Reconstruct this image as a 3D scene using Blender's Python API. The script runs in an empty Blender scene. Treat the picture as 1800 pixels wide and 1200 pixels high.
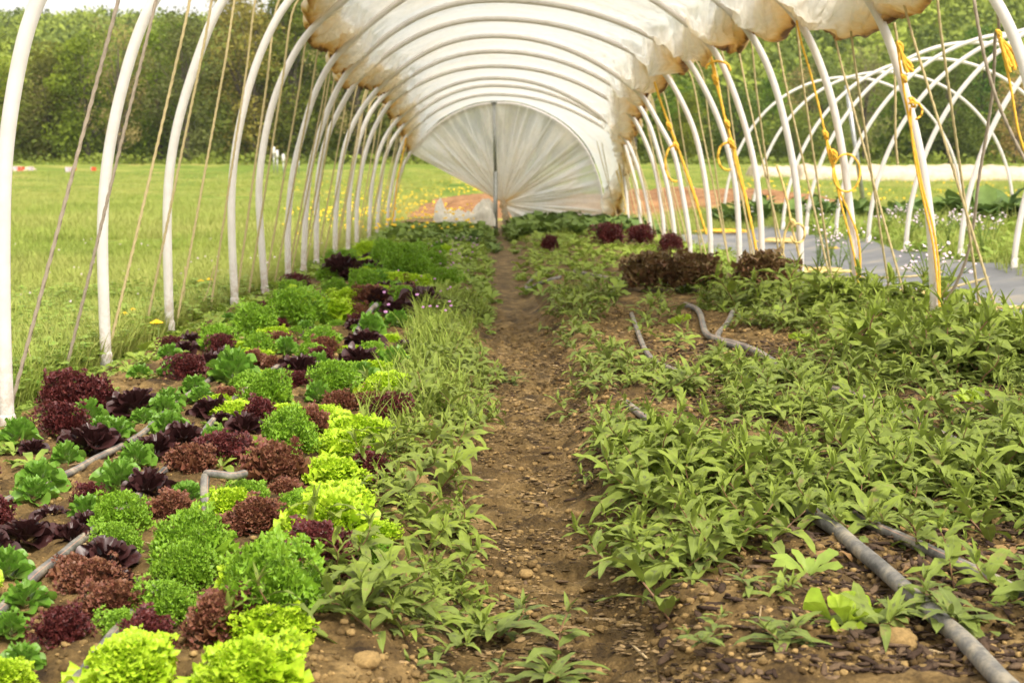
import bpy, math, random
import numpy as np
from mathutils import Vector, Euler
R = math.radians
rng = np.random.default_rng(7); random.seed(7)
scene = bpy.context.scene
COL = scene.collection

# ------------------------------------------------------------------ camera, sky, sun, exposure
CAM = np.array([0.0, 0.0, 0.84]); FPX = 2400.0
cd = bpy.data.cameras.new('camera'); cam = bpy.data.objects.new('camera', cd); COL.objects.link(cam)
cam.location = CAM; cam.rotation_euler = Euler((R(90 - 6.9), 0, R(-0.955)))
cd.sensor_width = 36; cd.lens = 48; cd.clip_start = .05; cd.clip_end = 3000
cd.dof.use_dof = True; cd.dof.focus_distance = 3.6; cd.dof.aperture_fstop = 7.0
scene.camera = cam
scene.view_settings.view_transform = 'Standard'; scene.view_settings.look = 'None'
scene.view_settings.gamma = 1; scene.view_settings.exposure = 1.0
w = bpy.data.worlds.new('World'); scene.world = w; w.use_nodes = True
nt = w.node_tree; bg = nt.nodes['Background']
sky = nt.nodes.new('ShaderNodeTexSky'); sky.sky_type = 'NISHITA'; sky.sun_disc = False
sky.sun_elevation = R(52); sky.sun_rotation = R(150); sky.air_density = 1.0; sky.dust_density = 6.0; sky.ozone_density = 1
hs = nt.nodes.new('ShaderNodeHueSaturation'); hs.inputs['Saturation'].default_value = .10
nt.links.new(sky.outputs[0], hs.inputs['Color']); _c = nt.nodes.new('ShaderNodeTexNoise'); _c.inputs['Scale'].default_value = 3; _c.inputs['Detail'].default_value = 5
_r = nt.nodes.new('ShaderNodeValToRGB'); _r.color_ramp.elements[0].color = (4.4, 4.2, 3.9, 1); _r.color_ramp.elements[1].color = (6.7, 6.3, 5.6, 1)
_x = nt.nodes.new('ShaderNodeMix'); _x.data_type = 'RGBA'; _x.inputs[0].default_value = .5      # overcast: cloud over the clear sky
nt.links.new(_c.outputs[0], _r.inputs[0]); nt.links.new(hs.outputs[0], _x.inputs[6]); nt.links.new(_r.outputs[0], _x.inputs[7]); nt.links.new(_x.outputs[2], bg.inputs[0]); bg.inputs[1].default_value = .15
sl = bpy.data.lights.new('sun', 'SUN'); sl.energy = 1.65; sl.angle = R(14); sl.color = (1, .91, .76)
sun = bpy.data.objects.new('sun', sl); COL.objects.link(sun)
sun.rotation_euler = Euler((R(38), 0, R(30)))

_M = np.array(cam.rotation_euler.to_matrix())
def ray(u, v): return _M @ np.array([(u - 900) / FPX, -(v - 600) / FPX, -1.0])
def at_z(u, v, z=0.0):
    d = ray(u, v); return CAM + d * ((z - CAM[2]) / d[2])
def at_y(u, v, Y):
    d = ray(u, v); return CAM + d * (Y / d[1])
def sc(Y): return FPX / Y

# ------------------------------------------------------------------ noise
def _h(ix, iy, seed):
    n = (ix.astype(np.int64) * 374761393 + iy.astype(np.int64) * 668265263 + seed * 1442695041) & 0x7fffffff
    n = ((n ^ (n >> 13)) * 1274126177) & 0x7fffffff
    return ((n ^ (n >> 16)) & 0xffff) / 65535.0
def vn(x, y, seed=0):
    x = np.asarray(x, float); y = np.asarray(y, float)
    ix = np.floor(x); iy = np.floor(y); fx = x - ix; fy = y - iy
    fx = fx * fx * (3 - 2 * fx); fy = fy * fy * (3 - 2 * fy)
    a = _h(ix, iy, seed); b = _h(ix + 1, iy, seed); c = _h(ix, iy + 1, seed); d = _h(ix + 1, iy + 1, seed)
    return a + (b - a) * fx + (c - a) * fy + (a - b - c + d) * fx * fy
def fbm(x, y, o=4, seed=0):
    s = 0; a = .5; t = 0
    for k in range(o):
        s = s + a * vn(x * 2 ** k + 17.3 * k, y * 2 ** k - 9.1 * k, seed + k); t += a; a *= .5
    return s / t
def ss(a, b, x):
    t = np.clip((np.asarray(x, float) - a) / (b - a), 0, 1); return t * t * (3 - 2 * t)

# ------------------------------------------------------------------ object helpers
def tag(o, label=None, cat=None, group=None, kind=None):
    if label: o['label'] = label
    if cat: o['category'] = cat
    if group: o['group'] = group
    if kind: o['kind'] = kind
    return o
def empty(name, loc=(0, 0, 0)):
    o = bpy.data.objects.new(name, None); COL.objects.link(o); o.location = Vector([float(c) for c in loc]); o.empty_display_size = .1; return o
def mesh(name, V, F, mat, UV=None, tint=None, smooth=True, mi=None):
    V = np.asarray(V, np.float32).reshape(-1, 3); F = np.asarray(F, np.int32); k = F.shape[1]
    me = bpy.data.meshes.new(name)
    me.vertices.add(len(V)); me.vertices.foreach_set('co', V.ravel())
    me.loops.add(F.size); me.loops.foreach_set('vertex_index', F.ravel())
    me.polygons.add(len(F)); me.polygons.foreach_set('loop_start', np.arange(0, F.size, k, dtype=np.int32))
    me.update(calc_edges=True)
    if UV is not None:
        ul = me.uv_layers.new(name='UVMap'); ul.data.foreach_set('uv', np.asarray(UV, np.float32)[F.ravel()].ravel())
    if tint is not None:
        at = me.attributes.new('tint', 'FLOAT', 'POINT'); at.data.foreach_set('value', np.asarray(tint, np.float32).ravel())
    me.polygons.foreach_set('use_smooth', np.full(len(F), smooth, dtype=bool))
    for m in (mat if isinstance(mat, (list, tuple)) else [mat]): me.materials.append(m)
    if mi is not None: me.polygons.foreach_set('material_index', np.asarray(mi, np.int32))
    me.update(); return me
def link(name, me, parent=None, loc=None, rot=None, scale=None):
    o = bpy.data.objects.new(name, me); COL.objects.link(o)
    if parent: o.parent = parent
    if loc is not None: o.location = Vector([float(c) for c in loc])
    if rot is not None: o.rotation_euler = rot
    if scale is not None: o.scale = (scale,) * 3 if np.isscalar(scale) else scale
    return o
def grid_faces(nu, nv, off=0):
    i = np.arange(nu - 1)[:, None]; j = np.arange(nv - 1)[None, :]; a = i * nv + j
    return np.stack([a, a + 1, a + nv + 1, a + nv], -1).reshape(-1, 4) + off
def join(parts):
    V = []; F = []; U = []; T = []; n = 0
    for p in parts:
        V.append(p[0]); F.append(p[1] + n); U.append(p[2]); T.append(p[3]); n += len(p[0])
    return np.concatenate(V), np.concatenate(F), np.concatenate(U), np.concatenate(T)
def crom(P, n):
    P = np.asarray(P, float); m = len(P)
    if m == 2: return P[0] + (P[1] - P[0]) * np.linspace(0, 1, n)[:, None]
    Q = np.vstack([2 * P[0] - P[1], P, 2 * P[-1] - P[-2]])
    d = np.r_[0, np.cumsum(np.linalg.norm(np.diff(P, axis=0), axis=1))]
    s = np.linspace(0, d[-1], n); k = np.clip(np.searchsorted(d, s, 'right') - 1, 0, m - 2)
    t = ((s - d[k]) / np.maximum(d[k + 1] - d[k], 1e-9))[:, None]
    a, b, c, e = Q[k], Q[k + 1], Q[k + 2], Q[k + 3]
    return .5 * (2 * b + (c - a) * t + (2 * a - 5 * b + 4 * c - e) * t * t + (3 * b - a - 3 * c + e) * t ** 3)
def sweep(P, rad, ns=8, strands=0, pitch=.05, flat=1.0):
    P = np.asarray(P, float); n = len(P); T = np.gradient(P, axis=0); T /= np.maximum(np.linalg.norm(T, axis=1), 1e-9)[:, None]
    up = np.array([0, 0, 1.0]) if abs(T[0][2]) < .9 else np.array([1.0, 0, 0])
    N = np.zeros_like(P); v = up - T[0] * (up @ T[0]); v /= np.linalg.norm(v); N[0] = v
    for i in range(1, n):
        v = N[i - 1] - T[i] * (N[i - 1] @ T[i]); N[i] = v / max(np.linalg.norm(v), 1e-9)
    B = np.cross(T, N); th = np.linspace(0, 2 * np.pi, ns + 1)
    L = np.r_[0, np.cumsum(np.linalg.norm(np.diff(P, axis=0), axis=1))]
    rad = np.broadcast_to(rad, (n,))[:, None] * np.ones((1, ns + 1))
    if strands: rad = rad * (1 + .22 * np.cos(strands * th[None, :] - 2 * np.pi * L[:, None] / pitch))
    V = P[:, None] + rad[..., None] * (np.cos(th)[None, :, None] * N[:, None] * flat + np.sin(th)[None, :, None] * B[:, None])
    U = np.stack(np.broadcast_arrays(L[:, None], th[None, :] / (2 * np.pi)), -1)
    V = V.reshape(-1, 3); F = grid_faces(n, ns + 1); U = U.reshape(-1, 2)
    # end caps as collapsed quads
    capV = np.vstack([P[0], P[-1]]); c0 = len(V); e = (n - 1) * (ns + 1)
    cf = [[c0, j + 1, j, c0] for j in range(0)]
    V = np.vstack([V, capV])
    cf = []
    for j in range(0, ns, 2):
        cf.append([c0, min(j + 2, ns), j + 1, j]); cf.append([c0 + 1, e + j, e + j + 1, e + min(j + 2, ns)])
    F = np.vstack([F, np.array(cf)]); U = np.vstack([U, [[0, .5], [L[-1], .5]]])
    return V, F, U, np.zeros(len(V))
def rotm(yaw, pitch=0, roll=0):
    return np.array(Euler((roll, pitch, yaw)).to_matrix())
def scatter(temps, idx, P, RM, S, tint):
    """tile templates: idx template per instance, P (n,3), RM (n,3,3), S (n,) , tint (n,)"""
    out = []
    for k, tp in enumerate(temps):
        s = np.where(idx == k)[0]
        if not len(s): continue
        V, F, U, T = tp; m = len(V)
        W = np.einsum('nij,vj->nvi', RM[s], V) * S[s][:, None, None] + P[s][:, None]
        FF = (F[None] + (np.arange(len(s)) * m)[:, None, None]).reshape(-1, 4)
        out.append((W.reshape(-1, 3), FF, np.tile(U, (len(s), 1)), (T[None] + tint[s][:, None]).ravel()))
    return join(out)
def yawm(a, tx=None, ty=None):
    a = np.asarray(a); c, s = np.cos(a), np.sin(a); Z = np.zeros_like(a); O = np.ones_like(a)
    M = np.stack([np.stack([c, -s, Z], -1), np.stack([s, c, Z], -1), np.stack([Z, Z, O], -1)], -2)
    if tx is not None:
        c, s = np.cos(tx), np.sin(tx)
        M = np.einsum('nij,njk->nik', np.stack([np.stack([O, Z, Z], -1), np.stack([Z, c, -s], -1), np.stack([Z, s, c], -1)], -2), M)
    return M
ORD = ['first', 'second', 'third', 'fourth', 'fifth', 'sixth', 'seventh', 'eighth', 'ninth', 'tenth', 'eleventh', 'twelfth', 'thirteenth', 'fourteenth', 'fifteenth', 'sixteenth', 'seventeenth', 'eighteenth', 'nineteenth', 'twentieth', 'twenty-first', 'twenty-second', 'twenty-third', 'twenty-fourth', 'twenty-fifth', 'twenty-sixth', 'twenty-seventh', 'twenty-eighth', 'twenty-ninth', 'thirtieth']

# ------------------------------------------------------------------ materials
class NB:
    def __init__(s, name):
        s.m = bpy.data.materials.new(name); s.m.use_nodes = True; s.t = s.m.node_tree; s.t.nodes.clear()
        s.out = s.n('ShaderNodeOutputMaterial')
    def n(s, t, **k):
        x = s.t.nodes.new(t)
        for a, b in k.items(): setattr(x, a, b)
        return x
    def l(s, a, b): s.t.links.new(a, b)
    def pos(s): return s.n('ShaderNodeNewGeometry').outputs['Position']
    def noise(s, scale, detail=4, rough=.55, vec=None, dist=0):
        x = s.n('ShaderNodeTexNoise'); x.inputs['Scale'].default_value = scale; x.inputs['Detail'].default_value = detail
        x.inputs['Roughness'].default_value = rough; x.inputs['Distortion'].default_value = dist
        s.l(vec if vec is not None else s.pos(), x.inputs['Vector']); return x.outputs['Fac']
    def ramp(s, fac, stops):
        x = s.n('ShaderNodeValToRGB'); e = x.color_ramp.elements
        while len(e) < len(stops): e.new(.5)
        for q, (p, c) in zip(e, stops):
            q.position = p; q.color = (*c, 1) if len(c) == 3 else c
        s.l(fac, x.inputs[0]); return x.outputs[0]
    def mix(s, f, a, b, mode='MIX'):
        x = s.n('ShaderNodeMix', data_type='RGBA', blend_type=mode)
        for i, v in ((0, f), (6, a), (7, b)):
            if hasattr(v, 'node'): s.l(v, x.inputs[i])
            else: x.inputs[i].default_value = v if i == 0 else ((*v, 1) if len(v) == 3 else v)
        return x.outputs[2]
    def math(s, op, a, b=0.0, c=None):
        x = s.n('ShaderNodeMath', operation=op)
        for i, v in ((0, a), (1, b)) + (((2, c),) if c is not None else ()):
            if hasattr(v, 'node'): s.l(v, x.inputs[i])
            else: x.inputs[i].default_value = v
        return x.outputs[0]
    def attr(s, n): return s.n('ShaderNodeAttribute', attribute_name=n).outputs['Fac']
    def uv(s):
        x = s.n('ShaderNodeSeparateXYZ'); s.l(s.n('ShaderNodeUVMap').outputs[0], x.inputs[0]); return x.outputs
    def bump(s, h, st=.3, d=.02):
        x = s.n('ShaderNodeBump'); x.inputs['Strength'].default_value = st; x.inputs['Distance'].default_value = d
        s.l(h, x.inputs['Height']); return x.outputs[0]
    def bsdf(s, col, rough=.6, spec=.3, bump=None):
        x = s.n('ShaderNodeBsdfPrincipled')
        if hasattr(col, 'node'): s.l(col, x.inputs['Base Color'])
        else: x.inputs['Base Color'].default_value = (*col, 1)
        if hasattr(rough, 'node'): s.l(rough, x.inputs['Roughness'])
        else: x.inputs['Roughness'].default_value = rough
        x.inputs['Specular IOR Level'].default_value = spec
        if bump is not None: s.l(bump, x.inputs['Normal'])
        return x.outputs[0]
    def mixs(s, f, a, b):
        x = s.n('ShaderNodeMixShader')
        if hasattr(f, 'node'): s.l(f, x.inputs[0])
        else: x.inputs[0].default_value = f
        s.l(a, x.inputs[1]); s.l(b, x.inputs[2]); return x.outputs[0]
    def done(s, sh): s.l(sh, s.out.inputs[0]); return s.m

def leaf_mat(name, base, tip, alt=None, trans=.3, rough=.5, spec=.35, p0=.2, p1=.85, blotch=None, nz=60):
    """base->tip along uv.x ; alt mixed by tint attribute"""
    b = NB(name); u = b.uv()
    c = b.ramp(u[0], [(p0, base), (p1, tip)])
    if alt is not None:
        c = b.mix(b.math('MULTIPLY', b.attr('tint'), 1.0), c, alt)
    n = b.noise(nz, 3)
    c = b.mix(1.0, c, b.ramp(n, [(.25, (.72, .72, .72)), (.75, (1.2, 1.2, 1.15))]), 'MULTIPLY')
    if blotch is not None:
        d = b.math('ABSOLUTE', b.math('SUBTRACT', u[0], .45)); e = b.math('ABSOLUTE', b.math('SUBTRACT', u[1], .5))
        q = b.math('ADD', b.math('MULTIPLY', d, 5.0), b.math('MULTIPLY', e, 2.2))
        q = b.math('ADD', q, b.math('MULTIPLY', b.noise(40, 2), .9))
        mk = b.ramp(q, [(.62, (1, 1, 1)), (.95, (0, 0, 0))])
        c = b.mix(b.math('MULTIPLY', mk, .75), c, blotch)
        rib = b.ramp(e, [(0.0, (1, 1, 1)), (.06, (0, 0, 0))])
        c = b.mix(b.math('MULTIPLY', rib, .3), c, (.36, .42, .16))
        br = b.ramp(b.noise(23, 4, .7), [(.60, (0, 0, 0)), (.70, (1, 1, 1))])
        c = b.mix(b.math('MULTIPLY', br, .75), c, (.26, .19, .09))
    s = b.bsdf(c, rough, spec)
    t = b.n('ShaderNodeBsdfTranslucent'); b.l(c, t.inputs[0])
    return b.done(b.mixs(trans, s, t.outputs[0]))

def flat_mat(name, col, rough=.5, spec=.3, var=.15, scale=8, metal=0):
    b = NB(name); n = b.noise(scale, 5)
    c = b.mix(1.0, col, b.ramp(n, [(.3, (1 - var,) * 3), (.7, (1 + var * .4,) * 3)]), 'MULTIPLY')
    s = b.bsdf(c, rough, spec); s.node.inputs['Metallic'].default_value = metal
    return b.done(s)

M = {}
# leaves
M['lime'] = leaf_mat('lime_lettuce', (.34, .46, .06), (.56, .72, .035), trans=.35, rough=.42, alt=(.40, .62, .03), nz=90)
M['pale'] = leaf_mat('pale_lettuce', (.36, .44, .08), (.40, .50, .04), trans=.35, rough=.45, alt=(.32, .48, .04), nz=50)
M['green'] = leaf_mat('green_lettuce', (.34, .44, .08), (.19, .38, .025), trans=.32, rough=.4, alt=(.33, .52, .04), nz=80)
M['rossa'] = leaf_mat('dark_red_lettuce', (.10, .06, .03), (.085, .018, .022), trans=.2, rough=.36, alt=(.20, .05, .04), p0=.1, p1=.6, nz=60)
M['mahog'] = leaf_mat('mahogany_lettuce', (.26, .26, .08), (.21, .062, .05), trans=.28, rough=.42, alt=(.30, .16, .07), p0=.1, p1=.6, nz=60)
M['burg'] = leaf_mat('burgundy_lettuce', (.07, .035, .025), (.040, .015, .014), trans=.12, rough=.34, spec=.4, alt=(.08, .03, .03), p0=.1, p1=.6, nz=40)
M['butter'] = leaf_mat('butter_lettuce', (.36, .44, .14), (.13, .29, .03), trans=.28, rough=.38, alt=(.22, .38, .05), nz=50)
M['bronze'] = leaf_mat('bronze_lettuce', (.22, .24, .07), (.19, .075, .045), trans=.28, rough=.42, alt=(.24, .2, .07), p0=.2, p1=.7, nz=40)
M['smart'] = leaf_mat('smartweed_leaf', (.165, .205, .06), (.165, .21, .06), alt=(.26, .33, .05), trans=.25, rough=.6, spec=.15, blotch=(.07, .07, .045), nz=30)
M['weed'] = leaf_mat('weed_leaf', (.19, .28, .06), (.20, .31, .055), alt=(.32, .42, .06), trans=.3, nz=20)
M['kale'] = leaf_mat('kale_leaf', (.16, .25, .10), (.115, .185, .05), alt=(.20, .28, .06), trans=.18, spec=.15, nz=10)
M['grass'] = leaf_mat('grass_blade', (.15, .24, .035), (.30, .41, .06), alt=(.46, .47, .14), trans=.35, spec=.12, p0=0, p1=.8, nz=3)
M['clover'] = leaf_mat('clover_leaf', (.14, .25, .035), (.18, .32, .04), alt=(.32, .43, .07), trans=.25, nz=10)
M['stem'] = flat_mat('red_stem', (.23, .12, .06), .5); M['gstem'] = flat_mat('green_stem', (.26, .34, .10), .5)
M['yellow'] = flat_mat('yellow_petal', (.85, .55, .02), .6); M['white_petal'] = flat_mat('white_petal', (.66, .52, .58), .6)
M['purple'] = flat_mat('purple_petal', (.42, .2, .38), .6); M['pink'] = flat_mat('pink_petal', (.7, .16, .3), .6)
def soil_mat(name, cols, bs=.6, sc_=9, rough=.9):
    b = NB(name); n = b.noise(sc_, 10, .68); n2 = b.noise(sc_ * 12, 6, .7); n3 = b.noise(1.3, 3)
    c = b.ramp(n, [(.32, cols[0]), (.5, cols[1]), (.66, cols[2])])
    c = b.mix(1.0, c, b.ramp(n2, [(.3, (.55, .55, .55)), (.62, (1.2, 1.18, 1.12))]), 'MULTIPLY')
    c = b.mix(1.0, c, b.ramp(n3, [(.35, (.75, .72, .7)), (.65, (1.1, 1.1, 1.1))]), 'MULTIPLY')
    h = b.math('ADD', n, b.math('MULTIPLY', n2, .4))
    return b.done(b.bsdf(c, rough, .2, b.bump(h, bs, .03)))
M['soil'] = soil_mat('bed_soil', [(.035, .022, .012), (.15, .096, .036), (.34, .23, .095)])
M['path'] = soil_mat('path_soil', [(.05, .032, .015), (.19, .122, .045), (.38, .26, .11)], 1.0, 10, .7)
M['tilled'] = soil_mat('tilled_soil', [(.20, .09, .035), (.33, .175, .08), (.42, .24, .12)], .9, 3)
def meadow_mat():
    b = NB('meadow_grass'); n = b.noise(.35, 6, .6); n2 = b.noise(7, 8, .75); n3 = b.noise(60, 4, .7)
    c = b.ramp(n, [(.3, (.12, .19, .035)), (.5, (.20, .27, .05)), (.58, (.36, .37, .10)), (.68, (.42, .33, .14))])
    c = b.mix(1.0, c, b.ramp(n2, [(.3, (.5, .55, .45)), (.7, (1.3, 1.25, 1.1))]), 'MULTIPLY')
    c = b.mix(1.0, c, b.ramp(n3, [(.3, (.6, .62, .55)), (.7, (1.2, 1.2, 1.1))]), 'MULTIPLY')
    return b.done(b.bsdf(c, .9, .1, b.bump(n2, .8, .05)))
M['meadow'] = meadow_mat()
def clod_mat(name, lo, hi):
    b = NB(name); c = b.mix(b.attr('tint'), lo, hi); n = b.noise(120, 5, .7)
    c = b.mix(1.0, c, b.ramp(n, [(.3, (.6, .6, .6)), (.7, (1.25, 1.2, 1.15))]), 'MULTIPLY')
    return b.done(b.bsdf(c, .95, .15, b.bump(n, .5, .01)))
M['clod'] = clod_mat('soil_clod', (.08, .05, .02), (.40, .27, .11))
M['chip'] = clod_mat('bark_chip', (.045, .028, .02), (.22, .15, .09))
def pvc():
    b = NB('white_pvc'); n = b.noise(14, 5, .6); z = b.n('ShaderNodeSeparateXYZ'); b.l(b.pos(), z.inputs[0])
    dirt = b.math('MULTIPLY', b.ramp(z.outputs[2], [(.0, (1, 1, 1)), (.32, (0, 0, 0))]), b.ramp(b.noise(30, 6, .7), [(.42, (0, 0, 0)), (.6, (1, 1, 1))]))
    c = b.mix(1.0, (.84, .79, .75), b.ramp(n, [(.3, (.93, .92, .9)), (.6, (1.02, 1.02, 1.02))]), 'MULTIPLY')
    c = b.mix(b.math('MULTIPLY', dirt, .75), c, (.42, .28, .15))
    sh = b.bsdf(c, .34, .4); t = b.n('ShaderNodeBsdfTranslucent'); b.l(c, t.inputs[0])
    return b.done(b.mixs(.26, sh, t.outputs[0]))
M['pvc'] = pvc()
M['steel'] = flat_mat('galvanised_steel', (.42, .42, .40), .4, .5, .3, 20, .6)
def rope_mat(name, c1, c2):
    b = NB(name); n = b.noise(90, 4, .7); c = b.mix(n, c1, c2)
    return b.done(b.bsdf(c, .75, .2, b.bump(b.noise(400, 2), .5, .003)))
M['rope'] = rope_mat('beige_rope', (.34, .26, .12), (.62, .50, .27)); M['grope'] = rope_mat('grey_rope', (.22, .17, .12), (.45, .37, .28))
M['yrope'] = rope_mat('yellow_rope', (.80, .40, .03), (.95, .60, .10)); M['yrope2'] = rope_mat('faded_yellow_rope', (.62, .44, .14), (.80, .62, .28))
def tube_mat():
    b = NB('drip_tape'); u = b.uv(); d = b.math('ABSOLUTE', b.math('SUBTRACT', u[1], .10))
    line = b.ramp(d, [(.006, (1, 1, 1)), (.013, (0, 0, 0))])
    n = b.noise(18, 6, .65); n2 = b.noise(70, 4, .7)
    c = b.ramp(n, [(.32, (.075, .072, .066)), (.5, (.18, .168, .148)), (.64, (.33, .285, .21))])
    c = b.mix(1.0, c, b.ramp(n2, [(.3, (.75, .75, .75)), (.7, (1.2, 1.2, 1.2))]), 'MULTIPLY')
    c = b.mix(b.math('MULTIPLY', line, .5), c, (.75, .33, .2))
    return b.done(b.bsdf(c, .55, .4, b.bump(n2, .2, .01)))
M['tube'] = tube_mat()
def fabric_mat():
    b = NB('landscape_fabric'); n = b.noise(1.6, 6, .6); v = b.pos()
    wv = b.n('ShaderNodeTexWave'); wv.inputs['Scale'].default_value = 90; b.l(v, wv.inputs[0])
    c = b.ramp(n, [(.3, (.11, .11, .115)), (.5, (.175, .175, .18)), (.6, (.24, .225, .20)), (.75, (.36, .29, .21))])
    c = b.mix(.2, c, b.ramp(wv.outputs[1], [(0, (.10, .10, .10)), (1, (.24, .24, .24))]))
    return b.done(b.bsdf(c, .6, .3))
M['fabric'] = fabric_mat()
def film_mat(name, clear):
    b = NB(name); st = b.attr('tint'); n = b.noise(5, 5, .65); n2 = b.noise(26, 4, .6)
    k = b.math('MULTIPLY', st, b.math('ADD', b.math('MULTIPLY', n, .8), .22))
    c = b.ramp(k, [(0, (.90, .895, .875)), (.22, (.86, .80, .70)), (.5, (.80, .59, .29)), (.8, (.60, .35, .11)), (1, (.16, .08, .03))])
    c = b.mix(1.0, c, b.ramp(n2, [(.3, (.90, .90, .90)), (.7, (1.04, 1.04, 1.04))]), 'MULTIPLY')
    c = b.mix(1.0, c, b.ramp(b.noise(1.7, 4, .6), [(.35, (.90, .93, .96)), (.65, (1.02, 1.0, .97))]), 'MULTIPLY')
    bp = b.bump(b.math('ADD', n2, b.noise(9, 4, .6)), .35, .03)
    s = b.bsdf(c, .35, .4, bp); t = b.n('ShaderNodeBsdfTranslucent'); b.l(c, t.inputs[0])
    sh = b.mixs(    .85 if clear > .5 else .50, s, t.outputs[0])
    if clear:
        tr = b.n('ShaderNodeBsdfTransparent'); tr.inputs[0].default_value = (.93, .95, .96, 1)
        uu = b.uv()
        f = b.math('MULTIPLY', uu[1], clear)
        sh = b.mixs(f, sh, tr.outputs[0])
    return b.done(sh)
M['film'] = film_mat('plastic_film', .12); M['endfilm'] = film_mat('end_wall_film', .85)
def bark_mat():
    b = NB('bark'); n = b.noise(6, 5); return b.done(b.bsdf(b.ramp(n, [(.3, (.07, .055, .04)), (.7, (.17, .14, .11))]), .9, .1))
M['bark'] = bark_mat()
def crown_mat(name, a, c_, tr=.3):
    b = NB(name); c = b.mix(b.attr('tint'), a, c_); oi = b.n('ShaderNodeObjectInfo')
    c = b.mix(1.0, c, b.ramp(oi.outputs['Random'], [(0, (.7, .75, .8)), (.25, (1.35, 1.15, .8)), (.5, (.8, 1.0, .9)), (.75, (1.6, 1.3, .95)), (1, (1.15, .9, .7))]), 'MULTIPLY')
    s = b.bsdf(c, .7, .15); t = b.n('ShaderNodeBsdfTranslucent'); b.l(c, t.inputs[0])
    return b.done(b.mixs(tr, s, t.outputs[0]))
M['crown_green'] = crown_mat('bright_green_foliage', (.05, .095, .015), (.27, .38, .045))
M['crown_dark'] = crown_mat('dark_green_foliage', (.045, .07, .02), (.20, .26, .05))
M['crown_olive'] = crown_mat('olive_foliage', (.08, .09, .028), (.34, .36, .10))
M['crown_brown'] = crown_mat('brown_budding_foliage', (.16, .13, .065), (.44, .37, .18))
M['hillwood'] = crown_mat('hill_wood', (.06, .10, .03), (.26, .36, .07), .2)

# ------------------------------------------------------------------ ground: one sheet, cut into its kinds of surface
def path_x(Y): return .095 + .006 * np.clip(Y - 3, 0, 14)
def H(x, y, fine=True):
    x = np.asarray(x, float); y = np.asarray(y, float)
    p = np.abs(x - path_x(y) + .03 * (fbm(y * 1.3, y * 0, 2, 5) - .5))
    near = ss(30, 24, y)
    z = .045 * near * ss(-1.75, -1.35, x) * ss(2.45, 2.1, x)
    z = z - .115 * near * ss(.34, .12, p)
    z = z - .03 * ss(-1.8, -2.4, x)
    z = z + .15 * ss(3.3, 4.3, x) * ss(90, 40, y)
    z = z + 1.85 * ss(30, 112, y)
    out = ss(-1.9, -3.5, x) + ss(4, 6, x) + ss(30, 40, y)
    z = z + np.clip(out, 0, 1) * (.16 * (fbm(x * .35, y * .35, 4, 3) - .5) + .05 * (fbm(x * 2, y * 2, 3, 8) - .5))
    tl = ss(27, 30, y) * ss(45, 38, y) * ss(-3, 0, x) * ss(9, 7, x)
    z = z + tl * (.25 + .35 * (fbm(x * 1.5, y * 1.5, 4, 21) - .5))
    z = z + ss(118, 330, y) * (24 + 46 * ss(-20, 70, x) + 8 * (fbm(x * .012, y * .012, 3, 11) - .5))
    if fine:
        a = ss(14, 8, y) * ss(-2.0, -1.6, x) * ss(2.8, 2.3, x)
        onp = ss(.24, .12, p)
        r = fbm(x * 16, y * 16, 5, 31) - .5; r2 = np.abs(fbm(x * 45, y * 45, 3, 41) - .5)
        z = z + a * ((1 - onp) * (.055 * r + .028 * r2) + onp * (.045 * r + .02 * (fbm(x * 5, y * 4, 3, 47) - .5) + .07 * (np.abs(fbm(x * 14, y * 30, 4, 43) - .5) - .12)))
    return z
xs = np.concatenate([-np.geomspace(420, 4.2, 60), np.arange(-4.1, -1.95, .06), np.arange(-1.94, 2.7, .013), np.arange(2.72, 10, .08), np.geomspace(10.2, 420, 60)])
ys = np.concatenate([np.arange(1.2, 5.2, .013), np.arange(5.22, 9, .035), np.arange(9.05, 30, .1), np.arange(30.2, 50, .35), np.geomspace(50.5, 700, 90)])
XX, YY = np.meshgrid(xs, ys, indexing='ij'); ZZ = H(XX, YY)
GV = np.stack([XX, YY, ZZ], -1).reshape(-1, 3); GF = grid_faces(len(xs), len(ys))
fc = GV[GF].mean(1); fx, fy = fc[:, 0], fc[:, 1]
wob = .1 * (fbm(fy * .8, fx * .8, 3, 51) - .5)
reg = np.full(len(GF), 0)                                   # meadow
inb = (fy < 27) & (fx > -1.62 + wob) & (fx < 2.6 + wob)
reg[inb] = 1
reg[inb & (np.abs(fx - path_x(fy)) < .2 + wob * .5)] = 2
reg[inb & (fx > .30 + path_x(fy) * .5)] = 3
tl = (fy > 27.5) & (fy < 44) & (fx > -2.5 + wob * 6) & (fx < 8.5 + wob * 6)
reg[tl] = 4
reg[fy > 118] = 5
for k, (nm, mt) in enumerate([('meadow', 'meadow'), ('lettuce_bed', 'soil'), ('dirt_path', 'path'), ('weedy_bed', 'soil'), ('tilled_ground', 'tilled'), ('hill', 'meadow')]):
    f = GF[reg == k]
    if not len(f): continue
    u, inv = np.unique(f, return_inverse=True)
    tag(link(nm, mesh(nm, GV[u], inv.reshape(-1, 4), M[mt])), kind='structure')
del XX, YY, ZZ

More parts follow.
